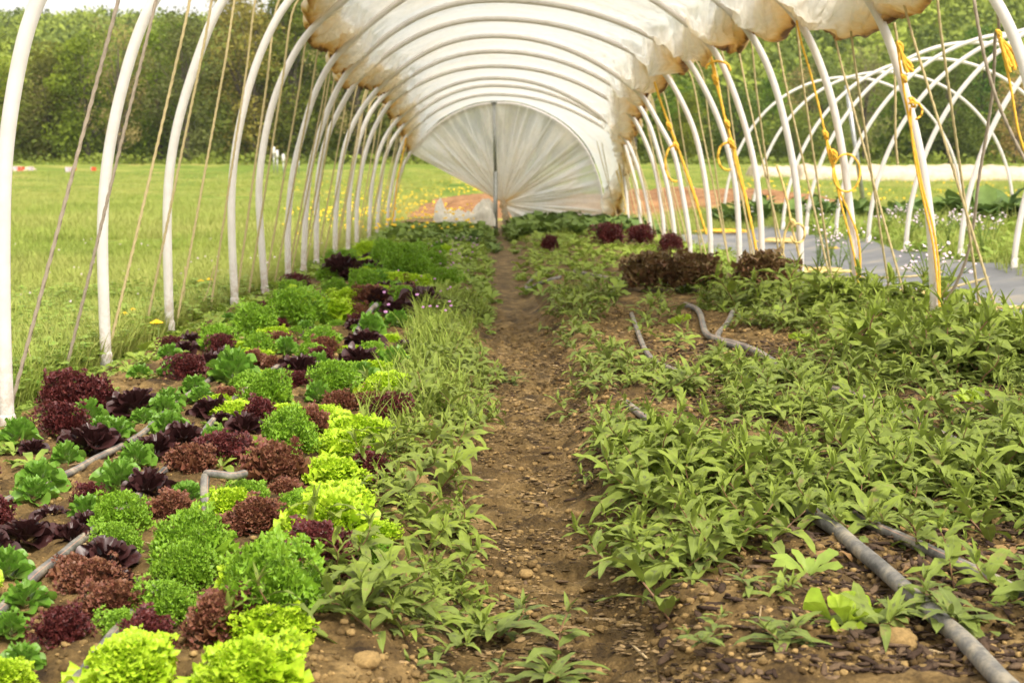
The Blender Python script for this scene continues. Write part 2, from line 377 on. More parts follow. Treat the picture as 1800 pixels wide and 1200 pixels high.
# landscape fabric beside the tunnel
gx = np.linspace(0, 1, 60); gy = np.linspace(0, 1, 160)
U_, V_ = np.meshgrid(gx, gy, indexing='ij'); Yf = 4.6 + V_ * 15
xl = 2.47 + .05 * (fbm(Yf * 1.2, Yf * 0, 3, 61) - .5); xr = 3.98 + .35 * (fbm(Yf * .6, Yf * 0 + 3, 3, 62) - .5)
Xf = xl + (xr - xl) * U_
Zf = np.maximum(H(Xf, Yf, False), 0) + .02 + .045 * (fbm(Xf * 2.5, Yf * 2.5, 4, 63) - .4) + .02 * np.abs(fbm(Xf * 5, Yf * 3, 3, 64) - .5)
tag(link('landscape_fabric', mesh('landscape_fabric', np.stack([Xf, Yf, Zf], -1).reshape(-1, 3), grid_faces(60, 160), M['fabric'])),
    'grey woven landscape fabric laid along the right side of the tunnel', 'ground cloth')

# ------------------------------------------------------------------ tunnel hoops (measured points on each arch, put at its own distance)
HL = [  # left points, foot first
 [(13,745),(5,600),(3,400),(7,250),(33,100),(57,0)],
 [(185,630),(180,500),(178,400),(184,300),(202,200),(228,100),(265,0)],
 [(297,572),(293,400),(297,300),(316,200),(349,100),(388,0)],
 [(413,530),(409,450),(407,400),(409,300),(426,200),(455,100),(505,0)],
 [(467,509),(459,410),(455,320),(474,200),(499,130),(532,67),(553,45)],
 [(507,487),(506,400),(515,300),(532,233),(551,167),(582,105),(590,98)],
 [(533,474),(536,400),(545,290),(563,233),(573,200),(600,140),(608,128)],
 [(556,462),(556,380),(560,300),(577,233),(600,187),(625,143)],
 [(588,448),(590,380),(595,317),(607,253),(630,200),(668,152)],
 [(611,438),(613,380),(615,333),(627,260),(653,193),(682,163)],
 [(627,430),(627,380),(630,333),(640,277),(657,227),(685,180)],
 [(648,419),(650,380),(657,300),(677,240),(702,207)],
 [(662,411),(664,380),(673,293),(687,250),(710,220)],
 [(680,402),(682,370),(687,333),(700,273),(715,237)],
 [(693,394),(693,370),(695,333),(705,300),(722,268)]]
HR = [ None,
 [(1757,0),(1777,47),(1800,101),(1822,200),(1836,350),(1842,480),(1840,630)],
 [(1532,0),(1559,58),(1582,128),(1602,202),(1621,288),(1633,373),(1639,455),(1643,568)],
 [(1403,31),(1434,93),(1462,175),(1481,272),(1493,362),(1501,447),(1508,528)],
 [(1314,51),(1345,105),(1368,171),(1388,257),(1401,334),(1407,428),(1408,508)],
 [(1254,84),(1283,144),(1310,222),(1329,303),(1338,389),(1341,486)],
 [(1203,97),(1232,144),(1259,198),(1279,257),(1291,311),(1296,350),(1300,428),(1300,470)],
 [(1164,121),(1193,167),(1221,229),(1236,296),(1246,366),(1251,462)],
 [(1133,171),(1158,218),(1184,264),(1197,327),(1211,408),(1214,448)],
 [(1119,179),(1140,215),(1158,272),(1174,331),(1186,412),(1187,438)],
 [(1110,202),(1131,241),(1151,296),(1162,358),(1167,405),(1168,430)],
 [(1100,245),(1119,288),(1135,342),(1143,390),(1144,419)],
 [(1090,235),(1106,280),(1120,335),(1126,385),(1127,411)],
 [(1076,235),(1090,275),(1100,330),(1104,380),(1105,402)],
 [(1023,253),(1043,290),(1055,327),(1060,360),(1062,394)]]
APZ = [2.6, 2.6, 2.58, 2.55, 2.52, 2.48]; APX = {6: (865, 0), 7: (865, 33), 8: (867, 63), 9: (868, 90), 10: (868, 116), 11: (868, 137), 12: (868, 150), 13: (868, 166), 14: (868, 181)}
HY = []; ARC = []; ENT = []
for i in range(15):
    Y = .80 * FPX / (HL[i][0][1] - 310); HY.append(Y)
    L = np.array([at_y(u, v, Y)[[0, 2]] for u, v in HL[i]])
    L[0, 1] = -.02
    if HR[i] is None: Rr = None
    else:
        Rr = np.array([at_y(u, v, Y)[[0, 2]] for u, v in HR[i]]); Rr[-1, 1] = -.02
    if Rr is None: Rr = np.array([[.75 - p[0], p[1]] for p in L[::-1]]) 
    if i in APX: ap = at_y(*APX[i], Y)[[0, 2]]
    else: ap = np.array([(L[-1, 0] + Rr[0, 0]) / 2, APZ[i]])
    mid = []
    if i == 14:
        mid = [at_y(u, v, Y)[[0, 2]] for u, v in [(757,230),(787,207),(827,188),(865,182),(907,183),(950,197),(990,220)]]
    else:
        for (e, sgn) in ((L[-1], -1), (Rr[0], 1)):
            q = []
            for uu in np.linspace(.15, .9, 6):
                x = ap[0] + (e[0] - ap[0]) * uu; q.append([x, ap[1] - (ap[1] - e[1]) * uu ** 2.15])
            mid += (q[::-1] + [list(ap)]) if sgn < 0 else q
    P = np.vstack([L, np.array(mid), Rr])
    P = crom(P, 161)
    for _ in range(14): P[1:-1] = P[1:-1] * .5 + .25 * (P[:-2] + P[2:])
    P = crom(P, 161); ARC.append(P)
    ENT.append((L[-1], Rr[0]))
HY = np.array(HY)
BASEY = HY
for i in range(15):
    P = ARC[i]; Y = HY[i]
    P3 = np.stack([P[:, 0], Y + .012 * np.sin(np.linspace(0, 9, 161) + i), P[:, 1]], -1)
    h = empty('tunnel_hoop', (P[0, 0], Y, 0))
    pl = 'end hoop of the tunnel carrying the gathered film end wall' if i == 14 else 'white PVC tunnel hoop, %s from the camera on the left side' % ORD[i]
    tag(h, pl, 'hoop', 'white hoops of the covered tunnel')
    V, F, U, T = sweep(P3 - np.array([P[0, 0], Y, 0]), .0245, 12)
    link('pipe', mesh('pipe', V, F, M['pvc']), h)
    for s, q in ((0, 1), (-1, -1)):
        a = P3[s]; b = P3[s + 6 * q]; d = (b - a) / np.linalg.norm(b - a)
        pts = np.array([a - d * .12, a + d * .07, a + d * .085, a + d * .09]) - np.array([P[0, 0], Y, 0])
        V, F, U, T = sweep(pts, np.array([.0295, .0295, .0275, .0247]), 12)
        link('foot_sleeve', mesh('foot_sleeve', V, F, M['pvc']), h)
A = np.array(ARC)                                    # 15,161,2
def arc_at(Y):
    """interpolated cross-section at distance(s) Y -> (n,161,2)"""
    Y = np.atleast_1d(Y); k = np.clip(np.searchsorted(HY, Y) - 1, 0, 13); f = np.clip((Y - HY[k]) / (HY[k + 1] - HY[k]), -1.0, 1.05)[:, None, None]
    return A[k] * (1 - f) + A[k + 1] * f

# ------------------------------------------------------------------ plastic film cover, scrunched up along both sides
tL = []; tR = []
for i in range(15):
    z = A[i, :, 1]; zl = ENT[i][0][1]; zr = ENT[i][1][1]
    if i < 4: zl = [2.25, 2.25, 2.2, 2.12][i]
    if i < 2: zr = [2.2, 1.93][i]
    if i == 2: zr -= .13
    kk = np.argmax(z)
    tL.append(np.interp(zl, z[:kk], np.arange(kk))); tR.append(160 - np.interp(zr, z[::-1][:160 - kk], np.arange(160 - kk)))
tR[14] = 158.; tR[13] = 139.
tL = np.array(tL) / 160; tR = np.array(tR) / 160
NY = 1400; Yc = np.linspace(5.5, HY[14] - .03, NY)
k = np.clip(np.searchsorted(HY, Yc) - 1, 0, 13); ph = (Yc - HY[k]) / (HY[k + 1] - HY[k]); sag = np.abs(np.sin(np.pi * ph))
C = arc_at(Yc)
seg = np.linalg.norm(np.diff(C, axis=1), axis=2).sum(1)      # arc length
tl_ = np.interp(Yc, HY, tL) - .012 * sag - .012 * (fbm(Yc * 3, Yc * 0, 3, 71) - .5)
tr_ = np.interp(Yc, HY, tR) + .016 * sag + .014 * (fbm(Yc * 3, Yc * 0, 3, 72) - .5)
bw = .42
def sample(C, t):     # C (n,161,2), t (n,m)
    q = np.clip(t, 0, 1) * 160; a = np.clip(np.floor(q).astype(int), 0, 159); f = (q - a)[..., None]
    r = np.arange(len(C))[:, None]
    P = C[r, a] * (1 - f) + C[r, a + 1] * f; T = C[r, a + 1] - C[r, a]; T = T / np.maximum(np.linalg.norm(T, axis=2, keepdims=True), 1e-9)
    return P, np.stack([-T[..., 1], T[..., 0]], -1)          # left normal = outward (arch runs left foot -> right foot)
bws = bw / seg
qb = np.linspace(0, 1, 56) ** 1.0
# parameter rows: [outer left 14][left band 56][main 60][right band 56][outer right 14]
def side(tedge, sgn):
    t_in = tedge[:, None] + sgn * bws[:, None] * qb[None, :]
    return t_in
tLb = side(tl_, 1); tRb = side(tr_, -1)[:, ::-1]
tm = tLb[:, -1:] + (tRb[:, :1] - tLb[:, -1:]) * np.linspace(0, 1, 64)[None, 1:-1]
qo = np.linspace(1, 0, 22)
tLo = tl_[:, None] + bws[:, None] * .7 * qo[None, :-1]; tRo = (tr_[:, None] - bws[:, None] * .7 * qo[None, ::-1][:, 1:])
tt = np.concatenate([tLo, tLb, tm, tRb, tRo], 1)
nn = tt.shape[1]; e = np.concatenate([np.tile(-qo[:-1], (NY, 1)), np.tile(qb, (NY, 1)), np.full((NY, 62), 2.0), np.tile(qb[::-1], (NY, 1)), np.tile(-qo[::-1][1:], (NY, 1))], 1)
P2, N2 = sample(C, tt)
Yg = np.repeat(Yc[:, None], nn, 1); sg = sag[:, None]
rightside = (np.arange(nn) > nn // 2)[None, :]
band = np.clip(1 - e, 0, 1) * (e <= 1)                      # 1 at lip
puffy = np.where(rightside, 1.15, .8) * (.55 + .9 * fbm(Yg * .9, rightside * 9.0 + Yg * 0, 3, 73))
inner = (e >= 0) & (e <= 1)
off = np.full_like(e, .034)
off = np.where(inner, .034 - puffy * np.where(rightside, .02 + .11 * sg, .025 + .035 * sg) * np.sin(np.pi * np.clip(1 - e, 0, 1) ** .8) , off)
lipout = np.clip(-e / .1, 0, 1)
off = np.where(e < 0, .034 + .10 * puffy * np.sin(np.pi * np.clip(-e, 0, 1) ** .6) + .0, off)
# crumples: ridged folds running down the band, fanning; and long folds along the roll
arcpos = tt * seg[:, None]
cr = 1 - 2 * np.abs(fbm(Yg * 7.5 + 1.2 * np.sin(arcpos * 5), arcpos * 2.6, 4, 74) - .5)
cr2 = 1 - 2 * np.abs(fbm(Yg * 1.1, arcpos * 9 - sg * 1.6, 3, 75) - .5)
cf = 1 - 2 * np.abs(fbm(Yg * 15 + 2 * np.sin(arcpos * 3), arcpos * 4, 3, 84) - .5)
cr3 = fbm(Yg * 16, arcpos * 16, 3, 76) - .5
bmask = np.clip((1.7 - np.clip(e, 0, 2)) / 1.2, 0, 1) * (e < 2) + (e >= 2) * np.clip(1 - np.minimum(arcpos - arcpos[:, 77:78], arcpos[:, -78:-77] - arcpos) / .35, 0, 1) * .58
off = off - bmask * (np.where(rightside, .02, .10) * (cr - .85) + np.where(rightside, .16, .04) * (cr2 - .8) + .006 * cr3 + np.where(rightside, .025, .06) * (cf - .8))
off = off + (1 - bmask) * (-.018 * sg + .008 * (fbm(Yg * 3, arcpos * 2.5, 3, 77) - .5) + .006 * (1 - 2 * np.abs(fbm(Yg * 9, arcpos * 1.2, 3, 78) - .5)))
X = P2[..., 0] + N2[..., 0] * off; Z = P2[..., 1] + N2[..., 1] * off - np.where(e <= 1, .03 * sg * band, 0)
Yd = Yg + bmask * .05 * (fbm(Yg * 5, arcpos * 6, 3, 79) - .5)
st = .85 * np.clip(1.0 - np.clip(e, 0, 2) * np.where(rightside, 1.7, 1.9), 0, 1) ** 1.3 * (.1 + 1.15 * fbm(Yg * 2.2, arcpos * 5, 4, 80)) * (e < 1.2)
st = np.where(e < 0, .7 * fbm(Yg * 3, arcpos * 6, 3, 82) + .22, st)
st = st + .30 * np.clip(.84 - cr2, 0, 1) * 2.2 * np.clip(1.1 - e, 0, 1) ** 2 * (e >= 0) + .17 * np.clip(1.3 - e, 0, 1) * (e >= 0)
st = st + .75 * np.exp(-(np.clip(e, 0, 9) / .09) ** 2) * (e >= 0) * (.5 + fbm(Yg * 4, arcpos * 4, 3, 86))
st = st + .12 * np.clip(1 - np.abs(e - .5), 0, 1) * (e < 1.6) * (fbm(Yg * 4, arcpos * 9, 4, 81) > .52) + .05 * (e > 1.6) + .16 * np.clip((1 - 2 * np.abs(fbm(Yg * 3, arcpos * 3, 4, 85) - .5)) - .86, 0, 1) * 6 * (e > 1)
cover = empty('plastic_tunnel_cover', (.35, 14, 2.3))
tag(cover, 'translucent white plastic film over the tunnel hoops, its stained sides scrunched up', 'tunnel cover')
Vc = np.stack([X, Yd, Z], -1).reshape(-1, 3) - np.array([.35, 14, 2.3])
UVc = np.stack([Yg, np.clip(e, 0, 1) * .6], -1).reshape(-1, 2)
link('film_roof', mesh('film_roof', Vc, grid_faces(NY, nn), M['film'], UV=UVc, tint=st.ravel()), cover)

# gathered end wall: film drawn from the last arch to one knot beside the post
YE = HY[14] - .05
hub = at_y(884, 357, YE)
rim2 = A[14][int(tL[14] * 160):, :]
rim = crom(np.stack([rim2[:, 0], np.full(len(rim2), YE), rim2[:, 1]], -1), 420)
gl = np.stack([np.linspace(rim[-1][0], hub[0] + .25, 60), np.full(60, YE), np.full(60, .02)], -1)[1:]
rim = np.vstack([rim, gl]); nr_ = len(rim); nb = 60
bb = np.linspace(0, 1, nb)[None, :, None]; ai = np.linspace(0, 1, nr_)[:, None]
E = rim[:, None] * (1 - bb) + hub[None, None] * bb
b1 = np.linspace(0, 1, nb)[None, :]
pl = 1 - 2 * np.abs(fbm(ai * 38 + b1 * .8, b1 * .7 + ai * 0, 3, 90) - .5)
pl2 = 1 - 2 * np.abs(fbm(ai * 13 - b1 * .5, b1 * 1.1 + ai * 0, 3, 91) - .5)
amp = np.sin(np.pi * np.clip(b1 * 1.0, 0, 1) ** .8) * .10 + .01
E[..., 1] += amp * (pl - .7) * .9 + amp * (pl2 - .7) * 1.3 + .25 * np.sin(np.pi * b1) * .3
E[..., 2] -= .05 * np.sin(np.pi * b1) * (1 - np.abs(ai * 2 - 1))
edge = np.clip(1 - ai / .045, 0, 1)
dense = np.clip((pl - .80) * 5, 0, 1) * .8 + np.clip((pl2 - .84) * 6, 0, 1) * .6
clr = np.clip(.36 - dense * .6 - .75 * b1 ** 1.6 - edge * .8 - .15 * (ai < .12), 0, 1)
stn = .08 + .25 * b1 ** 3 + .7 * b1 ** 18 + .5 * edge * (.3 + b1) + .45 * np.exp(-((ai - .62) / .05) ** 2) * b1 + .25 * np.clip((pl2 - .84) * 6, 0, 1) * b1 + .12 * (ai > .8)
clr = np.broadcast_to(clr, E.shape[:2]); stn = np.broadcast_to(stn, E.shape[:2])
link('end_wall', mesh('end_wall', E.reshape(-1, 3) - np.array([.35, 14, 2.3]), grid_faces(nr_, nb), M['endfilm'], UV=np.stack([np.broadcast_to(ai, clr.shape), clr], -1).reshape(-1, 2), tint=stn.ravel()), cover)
# knot and hanging tail
tp = np.array([hub + [0, .0, .05], hub + [0, -.03, 0], hub + [.02, -.04, -.08], hub + [.05, -.02, -.25], hub + [.05, 0, -.48]])
V, F, U, T = sweep(crom(tp, 40), np.interp(np.linspace(0, 1, 40), [0, .15, .3, .7, 1], [.02, .06, .045, .055, .07]) * (1 + .2 * np.sin(np.arange(40))), 24, strands=7, pitch=2.)
link('tied_knot', mesh('tied_knot', V - np.array([.35, 14, 2.3]), F, M['endfilm'], UV=np.zeros((len(V), 2)), tint=.6 - .25 * vn(V[:, 0] * 30, V[:, 2] * 12)), cover)
# the post
pb = at_y(871, 402, YE - .12); pt = at_y(868, 181, YE - .12)
po = empty('end_post', (pb[0], pb[1], 0)); tag(po, 'grey steel post standing at the middle of the film end wall', 'post')
V, F, U, T = sweep([[0, 0, -.2], [0, 0, pt[2] * .45]], .036, 12); link('lower_tube', mesh('lower_tube', V, F, M['steel']), po)
V, F, U, T = sweep([[0, 0, pt[2] * .45 + .001], [pt[0] - pb[0], 0, pt[2]]], .027, 12); link('upper_tube', mesh('upper_tube', V, F, M['steel']), po)
V, F, U, T = sweep([[pt[0] - pb[0] - .05, 0, pt[2] + .01], [pt[0] - pb[0] + .05, 0, pt[2] + .01]], .038, 10); link('top_clamp', mesh('top_clamp', V, F, M['steel']), po)
M['heap'] = flat_mat('pale_heap', (.82, .76, .66), .5, .4, .15, 12)
# heap of film on the ground by the end wall
c = at_y(825, 372, HY[14] - .1); hu, hv = np.meshgrid(np.linspace(0, 1, 70), np.linspace(0, 1, 40), indexing='ij')
hx = -.62 + 1.1 * hu; th = hv * np.pi
prof = (.15 + .15 * np.exp(-((hu - .14) / .12) ** 2) + .13 * np.exp(-((hu - .82) / .14) ** 2)) * ss(0, .06, hu) * ss(1, .95, hu)
rr = prof * (1 + 1.3 * (fbm(hu * 9, hv * 5, 4, 95) - .5))
HV = np.stack([hx + c[0], c[1] - .16 * np.cos(th) * (rr / .16) * .6, .02 + rr * 1.35 * np.sin(th)], -1).reshape(-1, 3)
tag(link('film_heap', mesh('film_heap', HV, grid_faces(70, 40), M['heap'], UV=np.zeros((2800, 2)), tint=(.12 + .25 * vn(hu * 8, hv * 5, 96)).ravel())),
    'crumpled heap of pale plastic film on the ground left of the end post', 'plastic heap')

# ------------------------------------------------------------------ ropes
def rope(name, pts, rad, mat, label, group, n=None, strands=3, parent=None, cat='rope'):
    pts = np.asarray(pts, float); L = np.linalg.norm(np.diff(pts, axis=0), axis=1).sum()
    P = crom(pts, n or int(min(900, max(12, L / (rad * 1.6)))))
    V, F, U, T = sweep(P, rad, 9 if strands else 6, strands, rad * 9)
    o = link(name, mesh(name, V, F, mat), parent)
    if not parent: tag(o, label, cat, group)
    return o
for i in range(14):
    for j, (fa, fb) in enumerate(((.12, .3), (.82 if i else .72, .72)) if i < 8 else ((.15, .4), (.7, .6))):
        d = HY[i + 1] - HY[i]; Yf, Yt = HY[i] + fa * d, HY[i] + fb * d
        arc = arc_at(np.array([Yt]))[0]; kk = np.argmax(arc[:, 1]); zt = arc[kk, 1] * .74
        a = int(np.interp(zt, arc[:kk, 1], np.arange(kk))); b = 160 - int(np.interp(zt, arc[::-1][:160 - kk, 1], np.arange(160 - kk)))
        _, nrm = sample(arc[None], np.array([np.arange(161) / 160])); o = arc + nrm[0] * .115
        Yb = HY[i] + (fa + .5 if fa < .5 else fa - .5) * d
        feetL = [arc[0, 0] - .03 - .05 * j, Yf, .02]; feetR = [arc[-1, 0] + .04, Yb, .02]
        A0 = np.array(feetL); A1 = np.array([o[a, 0], Yt, o[a, 1]]); B1 = np.array([o[b, 0], Yt, o[b, 1]]); B0 = np.array(feetR)
        pts = [A0 + (A1 - A0) * s for s in (0, .25, .5, .75)] + [[o[q, 0], Yt, o[q, 1]] for q in np.linspace(a, b, 17).astype(int)] + [B1 + (B0 - B1) * s for s in (.25, .5, .75, 1)]
        pts = np.array(pts); pts[1:4, 2] -= .012; pts[1:3, 1] += .02 * (random.random() - .5)
        rope('lacing_rope', pts, .0062 if i < 3 else .0068, M['grope'] if i == 0 else M['rope'],
             '%s lacing rope in the %s gap between hoops from the camera, %s of two' % ('grey' if i == 0 else 'beige', ORD[i], 'nearer' if j == 0 else 'farther'), 'ropes laced over the tunnel cover',
             n=int(np.interp(i, [0, 4, 13], [760, 420, 150])))

def ypath(px, Y0, Y1=None): 
    Y1 = Y1 or Y0; n = len(px); return [at_y(u, v, Y0 + (Y1 - Y0) * k / (n - 1)) for k, (u, v) in enumerate(px)]
def ring(c, r, Y, a0=-2.0, a1=4.2, sx=1.0, n=16):
    return [at_y(c[0] + r * sx * math.cos(a0 + (a1 - a0) * q / (n - 1)), c[1] + r * math.sin(a0 + (a1 - a0) * q / (n - 1)), Y - .006 * (q % 3)) for q in range(n)]
G = 'yellow ropes hanging on the right hoops'
def ytie(label, Y, strands, loops, tails, knots, mat, rad=.006):
    e0 = empty('yellow_tie_rope', at_y(*strands[0][-1], Y)); o0 = np.array(e0.location); tag(e0, label, 'rope', G)
    for s in strands: 
        P = crom(np.array(ypath(s, Y)) - o0, int(40 + len(s) * 14)); V, F, U, T = sweep(P, rad, 8, 3, rad * 9); link('strand', mesh('strand', V, F, mat), e0)
    for (c, r, a0, a1, sx) in loops:
        P = crom(np.array(ring(c, r, Y - .03, a0, a1, sx)) - o0, 60); V, F, U, T = sweep(P, rad, 8, 3, rad * 9); link('loop', mesh('loop', V, F, mat), e0)
    for s in tails:
        P = crom(np.array(ypath(s, Y - .04)) - o0, 30); V, F, U, T = sweep(P, np.linspace(rad, rad * 1.5, 30), 8, 3, rad * 8); link('tail', mesh('tail', V, F, mat), e0)
    for (u, v, r) in knots:
        q = at_y(u, v, Y - .03) - o0; th = np.linspace(0, 2 * np.pi * 2.3, 50)
        P = np.stack([q[0] + r * np.cos(th) * .7, q[1] + r * .5 * np.sin(th * 1.5), q[2] + r * np.sin(th * .8) * 1.1], -1); V, F, U, T = sweep(P, rad * .9, 8); link('knot', mesh('knot', V, F, mat), e0)
S3 = HY
ytie('orange-yellow rope knotted down the big right hoop, with frayed tails at its upper knot', HY[2] - .06,
     [[(1577,78),(1583,120),(1590,165),(1600,220),(1612,280),(1622,330),(1640,400),(1650,470),(1652,545)], [(1600,190),(1603,240),(1612,300),(1625,360),(1640,430),(1648,500),(1651,540)]],
     [((1606,195), 15, -2.2, 1.3, 1.0)], [[(1583,85),(1590,105),(1597,118),(1606,126)], [(1583,90),(1588,108),(1593,122),(1596,128)], [(1580,80),(1586,96),(1600,112),(1603,120)]],
     [(1582,82,.022), (1589,138,.018), (1604,180,.022)], M['yrope'], .0058)
ytie('yellow rope with a large round loop, one hoop left of the frayed knotted one', HY[3] - .05,
     [[(1400,36),(1410,80),(1425,130),(1440,190),(1451,236),(1462,275),(1470,320),(1480,365),(1495,420),(1505,470),(1510,515)], [(1452,238),(1456,270),(1466,300),(1478,340),(1495,380),(1506,410),(1512,450),(1511,500)]],
     [((1488,304), 33, -2.7, 3.4, .72)], [], [(1451,237,.022), (1466,272,.028)], M['yrope'], .0065)
ytie('yellow rope with a hooked loop beside the hoop left of the slab of film', HY[5] - .05,
     [[(1250,100),(1257,140),(1268,180),(1276,215),(1290,260),(1300,300),(1312,350),(1322,400),(1332,460)], [(1252,105),(1262,150),(1272,200),(1284,240),(1294,290),(1308,340),(1326,420),(1336,470)]],
     [((1279,275), 24, -.6, -5.0, .7), ((1262,122), 14, -3.1, 0.2, 1.5)], [], [(1257,140,.03), (1278,218,.025), (1285,252,.03)], M['yrope'], .009)
ytie('thick yellow rope with a hanging crescent loop, farther along the right hoops', HY[7] - .05,
     [[(1150,144),(1160,175),(1175,217),(1188,250),(1205,300),(1222,350),(1242,412)], [(1175,220),(1192,262),(1210,310),(1228,362)]],
     [((1187,287), 32, -1.5, -4.9, .55)], [], [(1176,222,.03), (1188,257,.03)], M['yrope'], .010)
ytie('frayed yellow tassel tied to the grey rope at the top right', HY[1] + .35,
     [[(1756,68),(1762,90),(1768,115),(1776,150),(1783,190),(1790,230),(1800,262),(1815,300),(1830,380)]],
     [], [[(1757,66),(1764,90),(1770,110),(1776,128)], [(1757,66),(1768,84),(1776,100),(1785,122)], [(1757,66),(1772,80),(1785,96),(1791,117)], [(1757,66),(1766,92),(1773,108),(1778,118)], [(1757,66),(1770,86),(1780,104),(1784,124)]],
     [(1756,60,.016)], M['yrope'], .0055)
ytie('slack beige-yellow loop hanging by a hoop foot above the grey fabric', HY[4] - .05,
     [[(1365,290),(1375,320),(1385,360),(1392,400),(1400,430),(1410,470)], [(1392,385),(1380,410),(1376,440),(1374,450)]],
     [((1402,410), 17, -2.6, 2.8, .75)], [], [(1394,392,.022)], M['yrope2'], .008)
ytie('faded yellow twine wound down the last hoops on the left beside the end wall', HY[13] - .05,
     [[(714,242),(706,280),(698,320),(694,360),(688,400)]], [], [], [], M['yrope'], .011)
ytie('faded yellow twine hanging down beside the right edge of the end wall', HY[13] - .05,
     [[(1083,300),(1092,330),(1099,360),(1102,395)], [(1083,268),(1090,300),(1096,340)]], [], [], [], M['yrope2'], .012)
# grey ropes crossing by the tassel, beige rope ends beside the knotted hoop
rope('guy_rope', ypath([(1712,0),(1722,60),(1738,130),(1758,190),(1790,260),(1830,330)], HY[1] + .25), .0075, M['grope'], 'thick grey rope slanting down to the right behind the tassel', None)
rope('guy_rope', ypath([(1752,0),(1756,50),(1750,60),(1748,110),(1745,160),(1735,230),(1720,320),(1712,390),(1700,450),(1680,500),(1655,540)], HY[1] + .6, HY[2]), .0075, M['grope'], 'long grey rope curving down from the tassel to the foot of the knotted hoop', None)
rope('guy_rope', ypath([(1572,40),(1577,75),(1573,110),(1574,180),(1574,240),(1578,290)], HY[2] + .2), .0065, M['rope'], 'short beige rope hanging limply left of the knotted yellow rope', None)

# twine lying on the fabric
def ztwine(px, z=.06): return [at_z(u, v, z + .012 * ((q * 7) % 3)) for q, (u, v) in enumerate(px)]
def coil(cpx, w, n, seed, amp=.06):
    r = random.Random(seed); c = at_z(*cpx, .05); P = []
    for q in range(n):
        a = q * 2.6 + r.random(); P.append([c[0] + w * math.cos(a) * (.5 + .5 * r.random()) + .1 * w * r.random(), c[1] + w * 1.1 * math.sin(a) * (.4 + .6 * r.random()), .055 + .02 * r.random() + .0006 * q])
    return P
for (c, w_, n, mt, lab) in [((1420,481), .42, 34, 'yrope2', 'tangled pale yellow twine heaped on the grey fabric at the fifth hoop foot'),
                            ((1560,522), .36, 34, 'yrope2', 'tangled yellow twine lying along the fabric edge left of the knotted hoop'),
                            ((1500,441), .35, 22, 'yrope', 'bright yellow coil of twine on the fabric behind the looped rope'),
                            ((1275,408), .5, 26, 'yrope', 'yellow twine heap on the far fabric between the hoops'),
                            ((1395,426), .5, 26, 'yrope2', 'pale twine strewn on the far fabric edge'),
                            ((1650,545), .22, 24, 'yrope2', 'pale yellow twine bunched at the foot of the knotted hoop')]:
    rope('twine_tangle', coil(c, w_, n, n * 7 + int(w_ * 100)), .008, M[mt], lab, None, n=500, strands=0, cat='twine')
rope('loose_rope', ztwine([(1410,487),(1500,488),(1600,486),(1680,475),(1740,468),(1800,488)]), .008, M['rope'], 'long beige rope lying straight across the grey fabric', None)
rope('loose_rope', ztwine([(1660,540),(1700,535),(1760,540),(1830,538)]), .010, M['yrope2'], 'pale yellow rope lying across the fabric at the right edge, nearer one', None)
rope('loose_rope', ztwine([(1640,515),(1700,498),(1760,484),(1830,478)]), .008, M['rope'], 'thin pale rope lying across the fabric at the right edge, farther one', None)

# ------------------------------------------------------------------ drip irrigation tubes
def drip(px, z, rad, label, lift=None, n=200, roll=0):
    P = []
    for q, (u, v) in enumerate(px):
        p = at_z(u, v, z); p[2] = float(H(p[0], p[1], False)) + rad * .9 + .008
        if lift and q in lift: p = at_z(u, v, lift[q])
        P.append(p)
    V, F, U, T = sweep(crom(P, n), rad, 16); U = U + np.array([0, roll])
    tag(link('drip_tube', mesh('drip_tube', V, F, M['tube'], UV=U)), label, 'irrigation tube', 'black drip irrigation tubes')
DR_ = .0115
drip([(-120,985),(-20,905),(60,868),(130,835),(165,815),(215,790),(255,765),(300,722),(345,690),(400,650)], .05, .0100, 'leftmost dusty drip tube curving through dark lettuces at the frame edge')
drip([(-60,1130),(0,1085),(60,1025),(110,985),(140,960),(200,915),(262,862),(310,815),(345,785),(375,745),(420,700),(500,640)], .05, .0105, 'dusty orange-striped drip tube running diagonally through the middle of the left bed')
drip([(100,1250),(150,1190),(205,1120),(260,1060),(330,980),(358,918)], .05, .010, 'drip tube mostly hidden under the front red lettuces of the left bed')
drip([(363,915),(362,895),(360,870),(360,848),(362,835)], .05, .0105, 'short kinked drip tube sticking up between the front lettuces', lift={1: .07, 2: .095, 3: .12, 4: .135}, n=60)
drip([(363,832),(372,832),(390,834),(410,836),(430,832)], .12, .0095, 'black tube end bent sideways from the kinked upright tube', lift={0: .135, 1: .14, 2: .135, 3: .13, 4: .12}, n=60)
drip([(618,592),(634,570),(652,545),(662,535)], .10, .013, 'short striped tube poking up between the dark lettuces farther down the bed', lift={1: .10, 2: .16, 3: .19}, n=40)
drip([(1300,838),(1380,880),(1448,930),(1470,945),(1500,972),(1545,1010),(1600,1060),(1650,1105),(1700,1150),(1760,1215),(1810,1260)], .05, .0165, 'thick grey dusty tube in the front right corner, nearest the lime seedling', roll=.42)
drip([(1300,790),(1380,832),(1440,868),(1480,895),(1525,928),(1570,950),(1620,972),(1680,1000),(1740,1028),(1800,1058),(1850,1080)], .05, .0125, 'orange-striped drip tube right of the thick grey tube in the front right corner')
drip([(1205,540),(1228,552),(1240,590),(1262,603),(1290,610),(1330,625),(1370,650)], .05, .016, 'pale grey tube with a sharp kink on the bare soil of the right bed')
drip([(1290,545),(1278,570),(1262,590),(1270,603),(1300,612)], .06, .014, 'second pale tube looping beside the kinked one on the right bed')
drip([(1110,556),(1122,590),(1133,618),(1150,640),(1180,655),(1210,668)], .05, .012, 'thin grey tube bending down through the weeds near the path')
